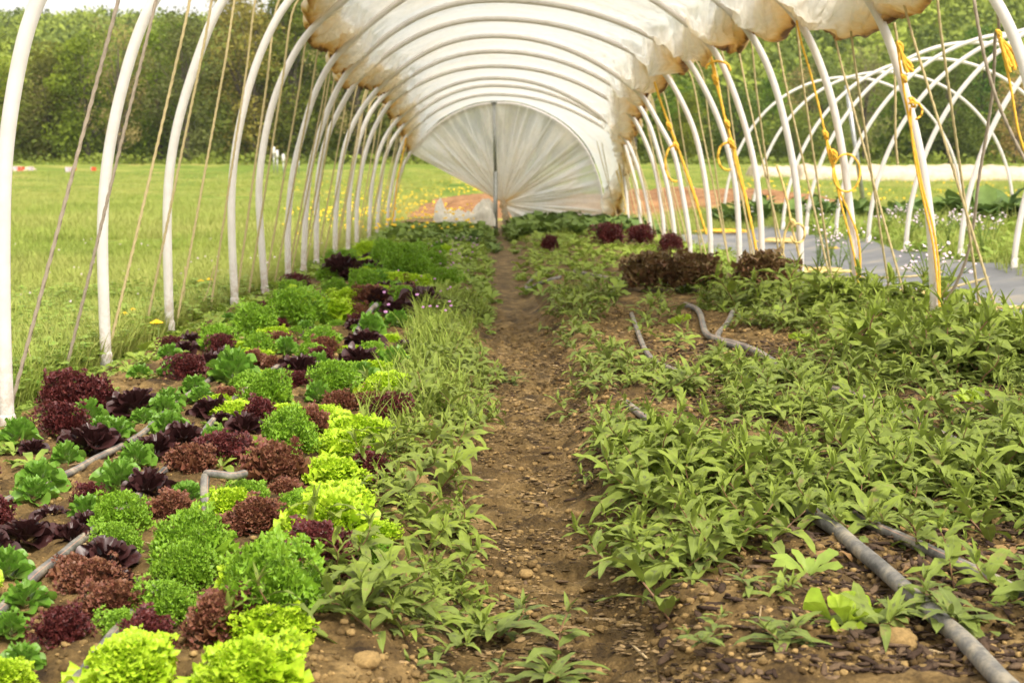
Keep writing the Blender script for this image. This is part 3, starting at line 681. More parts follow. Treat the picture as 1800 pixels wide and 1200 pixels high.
drip([(1100,715),(1140,745),(1180,768),(1230,790),(1290,815),(1340,830),(1400,850)], .05, .0125, 'grey tube half buried in weeds in the middle of the right bed')
drip([(1450,688),(1500,700),(1550,715),(1600,745),(1650,780),(1700,797),(1750,808),(1800,815),(1850,830)], .05, .0135, 'grey tube crossing the right bed toward the right frame edge')
drip([(1460,682),(1520,702),(1580,725),(1640,758),(1700,785),(1760,800),(1810,806)], .06, .0125, 'tube lying just behind the one that runs to the right frame edge')
drip([(985,493),(955,496),(925,490),(932,482),(945,478)], .04, .014, 'pale hooked tube end beside the path, far down the right bed')
drip([(1010,480),(1060,490),(1100,500),(1075,510)], .05, .013, 'pale tube lying in the weeds right of the hooked tube end')

# ------------------------------------------------------------------ bare second tunnel
Y2 = [FPX / s for s in (232, 206, 186, 167, 151, 141, 129, 114, 104)]
for j, Y in enumerate(Y2):
    x0 = 4.0 + .05 * math.sin(j * 2.1); wd = 4.05; cx = x0 + wd / 2 - .15 * (j < 5); zt = 2.44 + .04 * math.sin(j * 1.7)
    th = np.linspace(0, np.pi, 61); c_, s_ = np.cos(th), np.sin(th)
    nx = np.sign(c_) * np.abs(c_) ** .97; nz = s_ ** 1.0
    P = np.stack([x0 + wd / 2 - nx * wd / 2 + .02 * np.sin(th * 3 + j), np.full(61, Y) + .08 * np.sin(th + j), .1 + nz * (zt - .1)], -1)
    h = empty('bare_hoop', P[0]); tag(h, 'bare white hoop of the second tunnel, %s from the camera' % ORD[j], 'hoop', 'bare hoops of the second tunnel')
    V, F, U, T = sweep(crom(P, 90) - P[0], .0235, 10); link('pipe', mesh('pipe', V, F, M['pvc']), h)
    for a, b in ((0, 3), (-1, -4)):
        d = (P[b] - P[a]); d /= np.linalg.norm(d)
        V, F, U, T = sweep(np.array([P[a] - d * .1, P[a] + d * .12]) - P[0], .028, 10); link('foot_sleeve', mesh('foot_sleeve', V, F, M['pvc']), h)
a, b = at_y(1524, 352, 24.5), at_y(1488, 150, 24.5)
V, F, U, T = sweep([a - [0, 0, .4], b], .04, 10)
tag(link('leaning_pole', mesh('leaning_pole', V, F, M['steel'])), 'grey metal pole leaning at the far end of the bare second tunnel', 'pole')

# ------------------------------------------------------------------ leaf and plant templates (V,F,UV,tint)
def blade_leaf(L, W, n=6, lift=.5, droop=1.2, fold=.25, prof=None, wave=0, seed=0, cols=3):
    """leaf along +x; lift/droop in radians of elevation from base to tip"""
    r = np.linspace(0, 1, n + 1); el = lift - droop * r
    dx = np.r_[0, np.cumsum(np.cos(el[:-1]))] * L / n; dz = np.r_[0, np.cumsum(np.sin(el[:-1]))] * L / n
    if prof is None: wd = W * np.sin(np.pi * np.clip(r, 0, 1) ** .75) ** .9 + .0006
    else: wd = W * np.interp(r, *prof) + .0006
    wd[-1] = .0006
    a = np.linspace(-1, 1, cols)
    X = dx[:, None] - np.sin(el)[:, None] * fold * np.abs(a)[None] * wd[:, None] * .5
    Y = a[None] * wd[:, None] * .5
    Z = dz[:, None] + np.cos(el)[:, None] * fold * np.abs(a)[None] * wd[:, None] * .5
    if wave:
        ph = seed * 1.7; Z = Z + wave * W * np.sin(r[:, None] * 17 + ph + a[None] * 2) * np.abs(a)[None]
    V = np.stack([X + 0 * Y, Y, Z], -1).reshape(-1, 3)
    U = np.stack(np.broadcast_arrays(r[:, None], (a[None] + 1) / 2), -1).reshape(-1, 2)
    return V, grid_faces(n + 1, cols), U, np.zeros(len(V))
def place(part, M3, t, s=1.0, tint=0):
    V, F, U, T = part; return V @ (np.asarray(M3).T) * s + np.asarray(t), F, U, T + tint
def stemseg(P, r0, r1, ns=5):
    P = crom(P, 8); return sweep(P, np.linspace(r0, r1, 8), ns)
def smart_sprig(seed, nleaf=11, h=.14, lean=.6, big=1.0):
    """creeping jointed stem with alternate lance-shaped leaves; returns leaf part and stem part"""
    r = random.Random(seed); az = 0; hx = h * lean
    pts = np.array([[0, 0, -.01], [hx * .35, r.uniform(-.01, .01), h * .3], [hx * .8, r.uniform(-.02, .02), h * .72], [hx, r.uniform(-.02, .02), h]])
    P = crom(pts, nleaf + 1); leaves = []; big *= 1.3
    for k in range(nleaf):
        f = (k + 1) / nleaf; az += R(137 + r.uniform(-25, 25)); size = (1 - .5 * f ** 3) * r.uniform(.75, 1.15) * big
        L = .100 * size; lf = blade_leaf(L, L * r.uniform(.20, .28), 7, lift=r.uniform(.35, .95) + .4 * f ** 4, droop=r.uniform(.8, 2.1), fold=r.uniform(.05, .4), wave=.10, seed=seed + k)
        leaves.append(place(lf, rotm(az), P[k + 1] if k + 1 < len(P) else P[-1], 1, r.uniform(0, .5)))
    for k in range(2):
        lf = blade_leaf(.045 * big, .010, 5, 1.25, .3, .6); leaves.append(place(lf, rotm(az + k * 2.4), P[-1], 1, .5))
    return join(leaves), join([stemseg(pts, .0026, .0013)])
def tri_sprig(seed):
    r = random.Random(seed); parts = []
    for k in range(r.randint(6, 10)):
        a = r.uniform(0, 6.28); h = r.uniform(.03, .08); d = r.uniform(.0, .05); c = np.array([d * math.cos(a), d * math.sin(a), h])
        for q in range(3):
            parts.append(place(blade_leaf(.014, .014, 3, .35, .5, .1, prof=([0, .3, .7, 1], [.2, .9, 1, .3])), rotm(a + q * 2.09), c, 1, r.uniform(0, .5)))
    return join(parts)
def broad_sprig(seed, n=9, L=.09, W=.4, lift=.9):
    r = random.Random(seed); parts = []
    for k in range(n):
        l = L * r.uniform(.6, 1.2)
        parts.append(place(blade_leaf(l, l * W * r.uniform(.8, 1.2), 6, lift * r.uniform(.6, 1.2), r.uniform(.8, 1.6), .3, prof=([0, .25, .6, .85, 1], [.12, .3, 1, .8, .05]), wave=.1, seed=k), rotm(k * 2.4 + r.uniform(-.3, .3)), (0, 0, 0), 1, r.uniform(0, .6)))
    return join(parts)
def grass_tuft(seed, n=9, h=.12, spread=.03, w=.004):
    r = random.Random(seed); parts = []
    for k in range(n):
        l = h * r.uniform(.5, 1.2)
        parts.append(place(blade_leaf(l, w * r.uniform(.7, 1.3), 4, r.uniform(1.1, 1.5), r.uniform(.3, 1.3), .3, prof=([0, .5, 1], [1, .8, .05]), cols=2), rotm(r.uniform(0, 6.28)), (r.uniform(-spread, spread), r.uniform(-spread, spread), 0), 1, r.uniform(0, .5)))
    return join(parts)
def ico(seed, n=1, rough=.35, flat=1.0):
    import bmesh
    bm = bmesh.new(); bmesh.ops.create_cube(bm, size=1.2)
    for _ in range(n): bmesh.ops.subdivide_edges(bm, edges=bm.edges[:], cuts=1, use_grid_fill=True)
    V = np.array([v.co[:] for v in bm.verts]); F = np.array([[v.index for v in f.verts] for f in bm.faces]); bm.free()
    V = V / np.linalg.norm(V, axis=1)[:, None]; q = np.random.default_rng(seed).normal(0, rough * .35, len(V)); V = V * (1 + q)[:, None] * .5; V[:, 2] *= flat
    return V, F, np.zeros((len(V), 2)), np.zeros(len(V))

# lettuce heads -------------------------------------------------------------
def fan_leaf(L, A, el0, el1, amp, freq, amp2, freq2, tooth, seed, nr=9, na=40, cup=.3, base=.16):
    g = np.random.default_rng(seed); r = np.linspace(0, 1, nr); a = np.linspace(-1, 1, na)
    rr, aa = np.meshgrid(r, a, indexing='ij')
    edge = .62 + .38 * np.sqrt(np.clip(1 - np.abs(aa) ** 3.2, 0, 1)) - tooth * np.abs(np.sin(aa * freq2 * .5 + seed)) - tooth * .7 * g.random(na)[None] * (rr > .8) + .06 * np.sin(aa * 3 + seed)
    el = el0 + (el1 - el0) * r ** 1.3
    dr = np.cos((el[1:] + el[:-1]) / 2) * L / (nr - 1); dz = np.sin((el[1:] + el[:-1]) / 2) * L / (nr - 1)
    rad = np.r_[0, np.cumsum(dr)][:, None] * edge; z = np.r_[0, np.cumsum(dz)][:, None] * edge
    width = np.interp(r, [0, .25, .6, 1], [base, base + .12, .75, 1])[:, None]
    ang = aa * A * width
    X = rad * np.cos(ang); Y = (L * rr * edge) * np.sin(ang) * .95; Z = z + cup * L * rr * (aa * width) ** 2 * .5
    R3 = np.clip((rr - .25) / .75, 0, 1)
    w1 = amp * L * R3 ** 1.5 * np.sin(freq * aa + 2.2 * seed + 2.0 * rr) + amp2 * L * R3 ** 2.5 * np.sin(freq2 * aa + seed * 3.1 + rr * 3)
    w2 = amp * .7 * L * R3 ** 2 * np.cos(freq * 1.13 * aa + seed) + amp2 * .9 * L * R3 ** 2.5 * np.cos(freq2 * .87 * aa + seed * 1.3)
    se, ce = np.sin(el)[:, None], np.cos(el)[:, None]
    X = X - se * w1 * np.cos(ang) - .0 * w2; Y = Y - se * w1 * np.sin(ang) + .45 * w2; Z = Z + ce * w1 + .6 * w2 * se
    V = np.stack([X, Y, Z], -1).reshape(-1, 3); U = np.stack([rr, (aa + 1) / 2], -1).reshape(-1, 2)
    t = np.clip(.5 + w1 / (L * (amp + amp2 + 1e-3)) * .5, 0, 1) * R3 * .55
    return V, grid_faces(nr, na), U, t.ravel()
def head(seed, n, L, A, elo, elt, amp, f1, amp2, f2, tooth, na=40, nr=9, cup=.3, base=.16, wig=.12, jit=.2):
    g = random.Random(seed); parts = []
    for k in range(n):
        f = k / (n - 1); l = L * (1 - .42 * f) * g.uniform(.88, 1.1)
        e0 = elo[0] + (elo[1] - elo[0]) * f + g.uniform(-wig, wig); e1 = elt[0] + (elt[1] - elt[0]) * f + g.uniform(-wig, wig)
        lf = fan_leaf(l, A * g.uniform(.85, 1.15), e0, e1, amp, f1 * g.uniform(.8, 1.2), amp2, f2 * g.uniform(.85, 1.15), tooth, seed * 31 + k, nr, na, cup, base)
        parts.append(place(lf, rotm(k * 2.399 + g.uniform(-jit, jit)), (g.uniform(-.006, .006), g.uniform(-.006, .006), .002 * k), 1, g.uniform(0, .35)))
    return join(parts)
def dome(seed, W, hgt, n, ls, up, tooth, amp, basehead, na=13, flat=.9):
    g = random.Random(seed); parts = [basehead]; na = 11; tl = [fan_leaf(1, 1.5, .5, -.5 + up * .3, amp, 4.5 + q, amp * .7, 12 + q, tooth, seed * 7 + q, 4, na, .2, .3) for q in range(5)]
    ph0 = g.random() * 6; lob = [g.uniform(-.5, .5) for _ in range(7)]
    for k in range(n):
        f = (k + .5) / n; zc = 1 - f * 1.02; a = k * 2.39996; rr_ = math.sqrt(max(0, 1 - zc * zc))
        bulge = 1 + .22 * math.sin(a * 2 + ph0) * rr_ + .15 * math.sin(a * 5 + ph0 * 2 + zc * 4) + .1 * math.sin(a * 3 - zc * 6) + g.uniform(-.16, .10)
        p = np.array([math.cos(a) * rr_ * W * .5 * bulge, math.sin(a) * rr_ * W * .5 * bulge, (.12 + .88 * max(zc, 0) ** .75) * hgt * (bulge if zc < .8 else 1 + g.uniform(-.12, .1))])
        el = math.asin(max(-.1, min(1, zc * .75 + up * .35))) + g.uniform(-.45, .45)
        lf = tl[k % 5]; M3 = rotm(a + g.uniform(-.8, .8), -el, g.uniform(-.5, .5)); M3 = M3 @ np.array(Euler((0, 0, 0)).to_matrix())
        sz = ls * g.uniform(.7, 1.6); back = M3 @ np.array([-.55 * sz, 0, 0])
        q = place(lf, M3, p + back, sz, g.uniform(0, .4)); parts.append((q[0], q[1], np.stack([.45 + .55 * q[2][:, 0], q[2][:, 1]], -1), q[3]))
    return join(parts)
KIND = {
 'lime': ('frilly_lettuce', 'lime green frilly lettuce', 'lime', [dome(s, .20, .115, 620, .0155, .2, .08, .24, head(s, 13, .145, .8, (.35, 1.2), (-.05, .9), .12, 7, .07, 19, .05, 36, 9, .2)) for s in (1, 2, 3)]),
 'green': ('frisee_lettuce', 'bright green curly lettuce', 'green', [dome(s, .19, .125, 640, .0165, .55, .38, .22, head(s, 14, .13, .6, (.45, 1.3), (.1, 1.0), .10, 7, .07, 23, .22, 40, 9, .2)) for s in (4, 5, 6)]),
 'rossa': ('red_lettuce', 'dark red frilly lettuce', 'rossa', [dome(s, .16, .125, 520, .0150, .7, .30, .24, head(s, 12, .12, .6, (.75, 1.4), (.4, 1.2), .10, 8, .07, 21, .14, 34, 9, .2)) for s in (7, 8, 9)]),
 'mahog': ('red_lettuce', 'reddish brown frilly lettuce', 'mahog', [dome(s, .17, .12, 540, .0155, .5, .2, .24, head(s, 12, .135, .7, (.6, 1.4), (.2, 1.1), .11, 7, .07, 20, .1, 34, 9, .2)) for s in (10, 11)]),
 'burg': ('burgundy_lettuce', 'glossy blackish burgundy lettuce', 'burg', [head(s, 20, .115, .72, (.4, 1.35), (-.25, 1.0), .08, 4, .035, 10, .0, 24, 9, .9, .16) for s in (12, 13, 14)]),
 'butter': ('butter_lettuce', 'small green butter lettuce', 'butter', [head(s, 28, .08, .62, (.25, 1.35), (-.2, 1.1), .07, 4, .04, 11, .0, 22, 9, 1.0, .16) for s in (15, 16, 17)]),
 'bronze': ('bronze_lettuce', 'bronze red leaf lettuce', 'bronze', [dome(s, .25, .17, 420, .030, .45, .14, .24, head(s, 14, .17, .7, (.5, 1.4), (.1, 1.1), .11, 7, .07, 19, .06, 38, 10, .3)) for s in (18, 19)]),
 'seedling': ('lettuce_seedling', 'pale lime lettuce seedling', 'pale', [head(s, 7, .10, .50, (.6, 1.2), (-.1, .8), .09, 4, .02, 11, .0, 20, 8, .9, .12) for s in (20, 21)])}
KM = {k: [mesh(v[0], *hd[:2], M[v[2]], UV=hd[2], tint=hd[3]) for hd in v[3]] for k, v in KIND.items()}
NATW = {'lime': .21, 'green': .20, 'rossa': .17, 'mahog': .18, 'burg': .19, 'butter': .16, 'bronze': .26, 'seedling': .17}
LET = [  # kind, px centre of the visible head, px width
 ('lime',228,1160,160),('lime',440,1168,175),('lime',470,1098,140),('green',485,1035,215),('green',335,960,165),('green',290,1058,130),('green',212,905,130),
 ('rossa',112,1105,110),('rossa',262,1112,125),('mahog',160,1012,120),('burg',188,968,120),('butter',40,1148,95),('lime',5,1185,90),('rossa',560,968,160),
 ('lime',575,918,150),('green',655,968,80),('mahog',590,888,110),('mahog',452,900,120),('green',432,862,85),('mahog',482,820,130),('lime',592,868,120),('lime',590,825,120),('mahog',300,885,95),
 ('butter',208,842,110),('burg',125,932,90),('burg',45,925,120),('butter',15,990,110),('butter',60,860,95),('butter',150,890,90),('green',512,768,115),('lime',412,712,90),('rossa',385,790,105),
 ('mahog',548,742,80),('lime',558,725,95),('lime',628,758,120),('lime',618,780,110),('lime',682,678,110),('rossa',690,728,80),('rossa',650,822,90),('green',592,668,95),('rossa',118,700,105),('rossa',165,702,90),('rossa',110,742,95),('burg',160,765,120),
 ('burg',235,702,110),('burg',275,778,100),('butter',118,800,75),('butter',242,798,85),('butter',298,742,80),('rossa',330,650,75),('butter',410,648,110),('burg',372,712,90),('green',470,688,100),('burg',525,640,90),
 ('green',385,592,100),('green',450,568,100),('lime',428,606,60),('green',458,607,75),('green',565,590,85),('lime',575,540,110),('green',520,545,120),('rossa',465,556,60),('mahog',492,602,60),('burg',632,628,95),('burg',640,592,80),
 ('burg',742,528,85),('burg',700,540,80),('burg',712,607,55),('burg',660,522,70),('lime',705,492,65),('green',780,486,75),('green',712,466,95),('green',740,470,80),('burg',600,474,80),('burg',650,472,60),('green',640,500,80),('lime',610,522,70),
 ('mahog',625,550,60),('rossa',520,500,60),('butter',340,672,70),('butter',560,640,70),('mahog',598,705,70),('burg',430,745,80),('rossa',420,790,70),('burg',320,760,90),('burg',90,895,70),('green',680,455,80),('lime',650,440,60),('green',600,455,70),
 ('butter',690,508,60),('butter',650,575,70),('butter',700,560,70),('butter',690,635,80),('butter',640,655,70),('mahog',500,850,70),('butter',330,860,90),('burg',210,1015,80),('lime',450,620,60),('lime',480,585,70),('green',545,615,60),('mahog',650,700,60),('lime',500,720,70),
 ('lime',655,930,80),('butter',560,690,60),('green',430,668,70),('lime',640,795,80),
 ('rossa',1070,418,60),('rossa',1125,416,60),('rossa',1178,434,55),('rossa',967,432,40),('bronze',1148,492,85),('bronze',1215,494,90),('bronze',1342,502,95),
 ('seedling',1480,1065,160),('seedling',1545,832,85),('seedling',1700,690,70),('seedling',1720,700,50),('seedling',1415,590,60),('seedling',1140,655,50),('seedling',1195,560,45)]
rr_ = random.Random(5)
for q in range(70):          # rows going on down the bed
    Y = 8.2 + 6.5 * rr_.random() ** 1.1; x = rr_.choice([-1.25, -1.0, -.75, -.5]) + rr_.uniform(-.06, .06)
    kd = rr_.choice(['green', 'green', 'lime', 'burg', 'green', 'mahog', 'butter'])
    LET.append((kd, None, (x, Y), .19 + .05 * rr_.random()))
ents = []
for e_ in LET:
    if e_[1] is None: (x, Y), wd = e_[2], e_[3]; kd = e_[0]
    else:
        kd, u, v, wp = e_; p = at_z(u, v + .22 * wp, .05); x, Y = p[0], p[1]; wd = wp / sc(Y)
    ents.append([kd, x, Y, wd])
for q in range(340):
    Yq = 2.3 + 5.5 * rr_.random() ** 1.3; xq = -1.45 + 1.05 * rr_.random()
    if min((xq - a[1]) ** 2 + (Yq - a[2]) ** 2 * .6 for a in ents) > (.006 if Yq < 3.4 else .0085): ents.append([rr_.choice(['burg', 'butter', 'mahog', 'green', 'lime', 'rossa', 'butter'] if -1.0 < xq < -.66 else ['lime', 'lime', 'mahog', 'green', 'lime'] if xq > -1 else ['burg', 'butter', 'rossa', 'burg', 'butter']), xq, Yq, rr_.uniform(.08, .15)])
def row(x): return 'beside the path' if x > -.58 else 'second from the path' if x > -.85 else 'third from the path' if x > -1.12 else 'nearest the meadow'
SPECIAL = {('seedling', 0): 'pale lime lettuce seedling on bare soil beside the thick grey tube', ('seedling', 1): 'pale lime seedling with two raised leaves among weeds at the right'}
cnt = {}; order = sorted(range(len(ents)), key=lambda q: ents[q][2]); smallc = {}
for q in order:
    kd, x, Y, wd = ents[q]
    vs = KM[kd]; o = link(KIND[kd][0], vs[q % len(vs)], None, (x, Y, float(H(x, Y, False)) - .005 + (.035 if kd == 'bronze' else 0)), (rr_.uniform(-.12, .12), rr_.uniform(-.12, .12), rr_.uniform(0, 6.28)), 1)
    s = wd / NATW[kd] * (.95 if kd == 'burg' else .88 if kd in ('rossa', 'mahog') else .93 if kd == 'green' and Y < 3.4 else 1.0 if kd == 'butter' else 1.15 if kd == 'bronze' else 1.0 if kd == 'seedling' else 1.08 if Y < 3.1 else .95 if Y < 4.2 else .84); o.scale = (s, s, s * rr_.uniform(.75, 1.1) * (1.1 if kd in ('rossa', 'green') else .95))
    if x > .2:
        key = (kd, 'right'); c_ = cnt[key] = cnt.get(key, 0) + 1
        lab = SPECIAL.get((kd, c_ - 1)) or '%s in the weedy right bed, %s from the camera' % (KIND[kd][1], ORD[c_ - 1])
    else:
        key = (kd, row(x)); c_ = cnt[key] = cnt.get(key, 0) + 1
        lab = '%s, %s of its kind from the camera, row %s' % (KIND[kd][1], ORD[c_ - 1], row(x))
    tag(o, lab, 'lettuce', 'lettuce heads')

# ------------------------------------------------------------------ smartweed and other weeds
SP = [smart_sprig(s, n, h, l, b) for s, n, h, l, b in ((1, 10, .09, 1.1, 1), (2, 11, .12, .7, 1.1), (3, 9, .06, 2.0, .95), (4, 12, .13, .8, 1.05), (5, 8, .045, 2.6, .9), (6, 11, .10, 1.4, 1.1))]
def pts_in(n, x0, x1, y0, y1, dens, seed, near=1.0):
    g = np.random.default_rng(seed); x = g.uniform(x0, x1, n); y = y0 + (y1 - y0) * g.random(n) ** near
    k = g.random(n) < dens(x, y); return x[k], y[k], g
BARE = [(at_z(u, v, .04), rx, ry) for u, v, rx, ry in ((1640,1110,.42,.42),(1270,1150,.24,.2),(1770,985,.25,.28),(1300,600,.42,1.0),(1180,580,.28,.9),(1450,640,.4,.6),(1170,530,.35,1.0),(1700,725,.28,.3),(1500,1000,.16,.28),(1130,1100,.16,.25),(1250,700,.12,.2),(1420,560,.3,.5),(1500,704,.14,.2),(1580,735,.16,.2),(1660,785,.16,.2),(1180,770,.12,.2))]
BOOST = [(at_z(u, v, .04), rx, ry) for u, v, rx, ry in ((1240,900,.26,.45),(1380,900,.25,.35),(1660,880,.45,.35),(1150,800,.2,.4),(1180,985,.14,.2),(1720,650,.4,.8))]
def rdens(x, y):
    d = .95 * ss(.03, .09, x - path_x(y) - .17 - .05 * np.sin(y * 2.3)) * ss(2.6, 2.4, x)
    n = fbm(x * 1.8, y * 1.5, 3, 201); d = d * (.12 + .88 * ss(.42, .53, n)) * (1 - .35 * ss(4.6, 6, y) * ss(2.0, 1.4, x))
    for c, rx, ry in BOOST: d = np.maximum(d, .9 * (x > path_x(y) + .2) * np.exp(-(((x - c[0]) / rx) ** 2 + ((y - c[1]) / ry) ** 2) ** 2))
    for c, rx, ry in BARE: d = d * (1 - .96 * np.exp(-(((x - c[0]) / rx) ** 2 + ((y - c[1]) / ry) ** 2) ** 1.5))
    return d
def lay(name, temps, x, y, g, mat, label, cat, smin=.7, smax=1.2, tilt=.25, tint=.3, kind='stuff', dz=0, stem=None):
    n = len(x); idx = g.integers(0, len(temps), n); P = np.stack([x, y, H(x, y, False) + dz], -1)
    RMs = yawm(g.uniform(0, 6.28, n), g.uniform(-tilt, tilt, n)); S = g.uniform(smin, smax, n) * (.55 + .9 * fbm(x * 1.1, y * 1.1, 3, 411)); T = g.random(n) * tint * .6 + tint * .9 * np.clip(fbm(x * .5, y * .3, 4, 311) * 2.2 - .75, 0, 1)
    V, F, U, TT = scatter(temps, idx, P, RMs, S, T)
    if stem:
        V2, F2, U2, T2 = scatter(stem, idx, P, RMs, S, T); nf = len(F)
        F = np.vstack([F, F2 + len(V)]); V = np.vstack([V, V2]); U = np.vstack([U, U2]); TT = np.r_[TT, T2]
        me = mesh(name, V, F, [mat, M['stem']], UV=U, tint=TT, mi=np.r_[np.zeros(nf), np.ones(len(F2))])
    else: me = mesh(name, V, F, mat, UV=U, tint=TT)
    return tag(link(name, me), label, cat, kind=kind)
x, y, g = pts_in(3900, .2, 2.65, 2.25, 9.5, rdens, 11, 1.25)
lay('smartweed_cover', [s[0] for s in SP], x, y, g, M['smart'], 'dense smartweed with lance-shaped blotched leaves covering the right bed', 'weeds', .55, 1.15, .35, .5, stem=[s[1] for s in SP])
x, y, g = pts_in(900, -.48, .1, 2.2, 9, lambda x, y: .9 * ss(-.48, -.36, x - .02 * y) * ss(.02, -.06, x - path_x(y) + .135 + .04 * np.sin(y * 1.9)) * ss(.38, .55, fbm(x * 3, y * 2, 2, 77)), 12)
lay('smartweed_verge', [s[0] for s in SP], x, y, g, M['smart'], 'strip of smartweed growing between the lettuces and the dirt path', 'weeds', .4, 1.0, .4, .6, stem=[s[1] for s in SP])
# individually standing smartweed sprigs on bare soil and the path edge
IND = [(985,1115,1.5,'lowest smartweed plant reaching into the path from the right bed'),(880,1040,1.3,'smartweed runner stretching over the path from the left verge'),(738,1078,.85,'broad leafed smartweed clump at the foot of the left verge'),
       (770,1150,1.1,'smartweed clump at the bottom edge left of the path'),(1375,1160,1.0,'small smartweed sprout on bare soil at the bottom edge'),(1245,1140,.7,'tiny smartweed seedling on the bare right soil'),
       (1570,1120,1.1,'reddish stemmed smartweed beside the lime seedling'),(1660,1125,1.4,'smartweed plant flopped over the thick grey tube'),(1590,935,1.5,'tall smartweed plant standing between the two front tubes'),
       (1345,1070,.8,'young smartweed shoot left of the lime seedling'),(1180,1010,1.3,'smartweed clump overhanging the path edge on the right'),(855,1125,.8,'small smartweed sprout in the path bottom'),
       (1720,900,1.4,'bushy smartweed near the right frame edge'),(905,640,1.0,'thin smartweed sprig leaning over the path, halfway down'),(1085,790,1.2,'smartweed clump on the right path edge, halfway down')]
for j, (u, v, s, lab) in enumerate(IND):
    p = at_z(u, v, .02); e0 = empty('smartweed_plant', (p[0], p[1], float(H(p[0], p[1], False)))); e0.rotation_euler = (0, 0, random.uniform(0, 6.28)); e0.scale = (s * .85, s * .85, s * .55)
    tag(e0, lab, 'weed', 'single smartweed plants'); gg = random.Random(j); e0.scale = [c_ * .8 for c_ in e0.scale]
    for k in range(2):
        lf, stt = smart_sprig(300 + j * 3 + k, 10, gg.uniform(.06, .13), gg.uniform(.5, 1.6), 1.0); a = k * 2.9 + gg.random()
        q = link('leafy_stem', mesh('leafy_stem', stt[0], stt[1], M['stem'], UV=stt[2], tint=stt[3]), e0, rot=(0, 0, a))
        link('leaves', mesh('leaves', lf[0], lf[1], M['smart'], UV=lf[2], tint=lf[3]), q)
# softer mixed weeds
BR = [broad_sprig(s, n, L, W) for s, n, L, W in ((1, 9, .08, .4), (2, 11, .06, .55), (3, 8, .11, .35))]
GT = [grass_tuft(s, 10, .16, .03, .006) for s in range(3)]
TS = [tri_sprig(s) for s in range(4)]
x, y, g = pts_in(3600, .25, 2.6, 6.0, 23, lambda x, y: rdens(x, y) * .7 + .3 * ss(8, 12, y), 21, 1.0)
lay('mixed_weeds', BR, x, y, g, M['weed'], 'low mixed green weeds covering the far part of the right bed', 'weeds', .6, 1.1, .4, .8)
x, y, g = pts_in(2600, -1.5, .02, 7.6, 22.5, lambda x, y: .25 + .75 * ss(12, 15, y) + .7 * ss(-.42, -.3, x), 22, 1.0)
lay('bed_weeds', BR + SP[:0], x, y, g, M['weed'], 'mixed green weeds filling the far part of the left bed', 'weeds', .5, 1.1, .4, .6)
x, y, g = pts_in(2600, -2.3, -1.25, 3, 20, lambda x, y: .95 * ss(-2.4, -1.9, x) * ss(-1.32, -1.48, x), 23)
lay('hoop_foot_weeds', BR, x, y, g, M['weed'], 'leafy weeds growing along the feet of the left hoops', 'weeds', .3, .75, .4, .5)
x, y, g = pts_in(650, -.5, .1, 3.6, 9, lambda x, y: .85 * ss(-.46, -.32, x) * ss(-.03, -.1, x - path_x(y) + .12) * ss(.42, .55, fbm(x, y * .8, 2, 99)), 24)
lay('verge_grass', GT, x, y, g, M['grass'], 'bright tufts of grass between the lettuces and the path', 'grass', .7, 1.2, .3, .05)
x, y, g = pts_in(1500, .4, 2.7, 3.5, 20, lambda x, y: .5 * rdens(x, y) + .35 * ss(2.2, 2.5, x), 25)
lay('bed_grass', GT, x, y, g, M['grass'], 'thin grass blades among the weeds of the right bed', 'grass', .5, 1.0, .4, .3)
x, y, g = pts_in(900, .3, 2.4, 18.5, 23, lambda x, y: 1 + 0 * x, 26)
KL = [broad_sprig(s, 13, .16, .45, 1.3) for s in (11, 12)]
lay('leafy_greens', KL, x, y, g, M['kale'], 'dark leafy greens growing thickly in front of the end wall', 'greens', .8, 1.4, .2, .9)
x, y, g = pts_in(420, -1.4, .1, 16, 21.3, lambda x, y: .6 + 0 * x, 27)
lay('far_greens', KL, x, y, g, M['kale'], 'green leafy crop at the far end of the left bed', 'greens', .5, 1.0, .2, .9)

# ------------------------------------------------------------------ clods and bark chips
CL = [ico(s, 1, .45, .75) for s in range(5)]
def cl_d(x, y): return .35 + .65 * np.clip(sum(np.exp(-(((x - c[0]) / (rx * 1.5)) ** 2 + ((y - c[1]) / (ry * 1.5)) ** 2)) for c, rx, ry in BARE), 0, 1)
x, y, g = pts_in(60000, -1.55, 2.4, 2.1, 8.5, lambda x, y: np.where(np.abs(x - path_x(y)) < .22, .2 + .8 * (fbm(x * 5, y * 4, 3, 33) > .5), cl_d(x, y)), 31, 1.4)
n = len(x); S = .003 + .012 * g.random(n) ** 4
V, F, U, T = scatter(CL, g.integers(0, 5, n), np.stack([x, y, H(x, y) + S * .15], -1), yawm(g.uniform(0, 6.28, n)), S * 1.5, g.random(n))
tag(link('soil_clods', mesh('soil_clods', V, F, M['clod'], UV=U, tint=T, smooth=True)), 'small brown soil clods scattered over the beds and path', 'soil clods', kind='stuff')
CH = [place(ico(s, 1, .5, .16), np.diag([1, .32, 1]), (0, 0, 0)) for s in range(7, 11)]
x, y, g = pts_in(22000, .05, 2.3, 2.1, 6.5, lambda x, y: np.clip(cl_d(x, y) * .9 * ss(.5, .9, x) + .35, 0, 1) * np.where(x < .3, .08, 1), 32, 1.5)
n = len(x); S = .014 + .04 * g.random(n) ** 2
V, F, U, T = scatter(CH, g.integers(0, 4, n), np.stack([x, y, H(x, y) + .003], -1), yawm(g.uniform(0, 6.28, n), g.normal(0, .25, n)), S, g.random(n) ** 2 * .8)
tag(link('bark_chips', mesh('bark_chips', V, F, M['chip'], UV=U, tint=T)), 'dark bark mulch chips strewn over the right bed and path', 'mulch', kind='stuff')
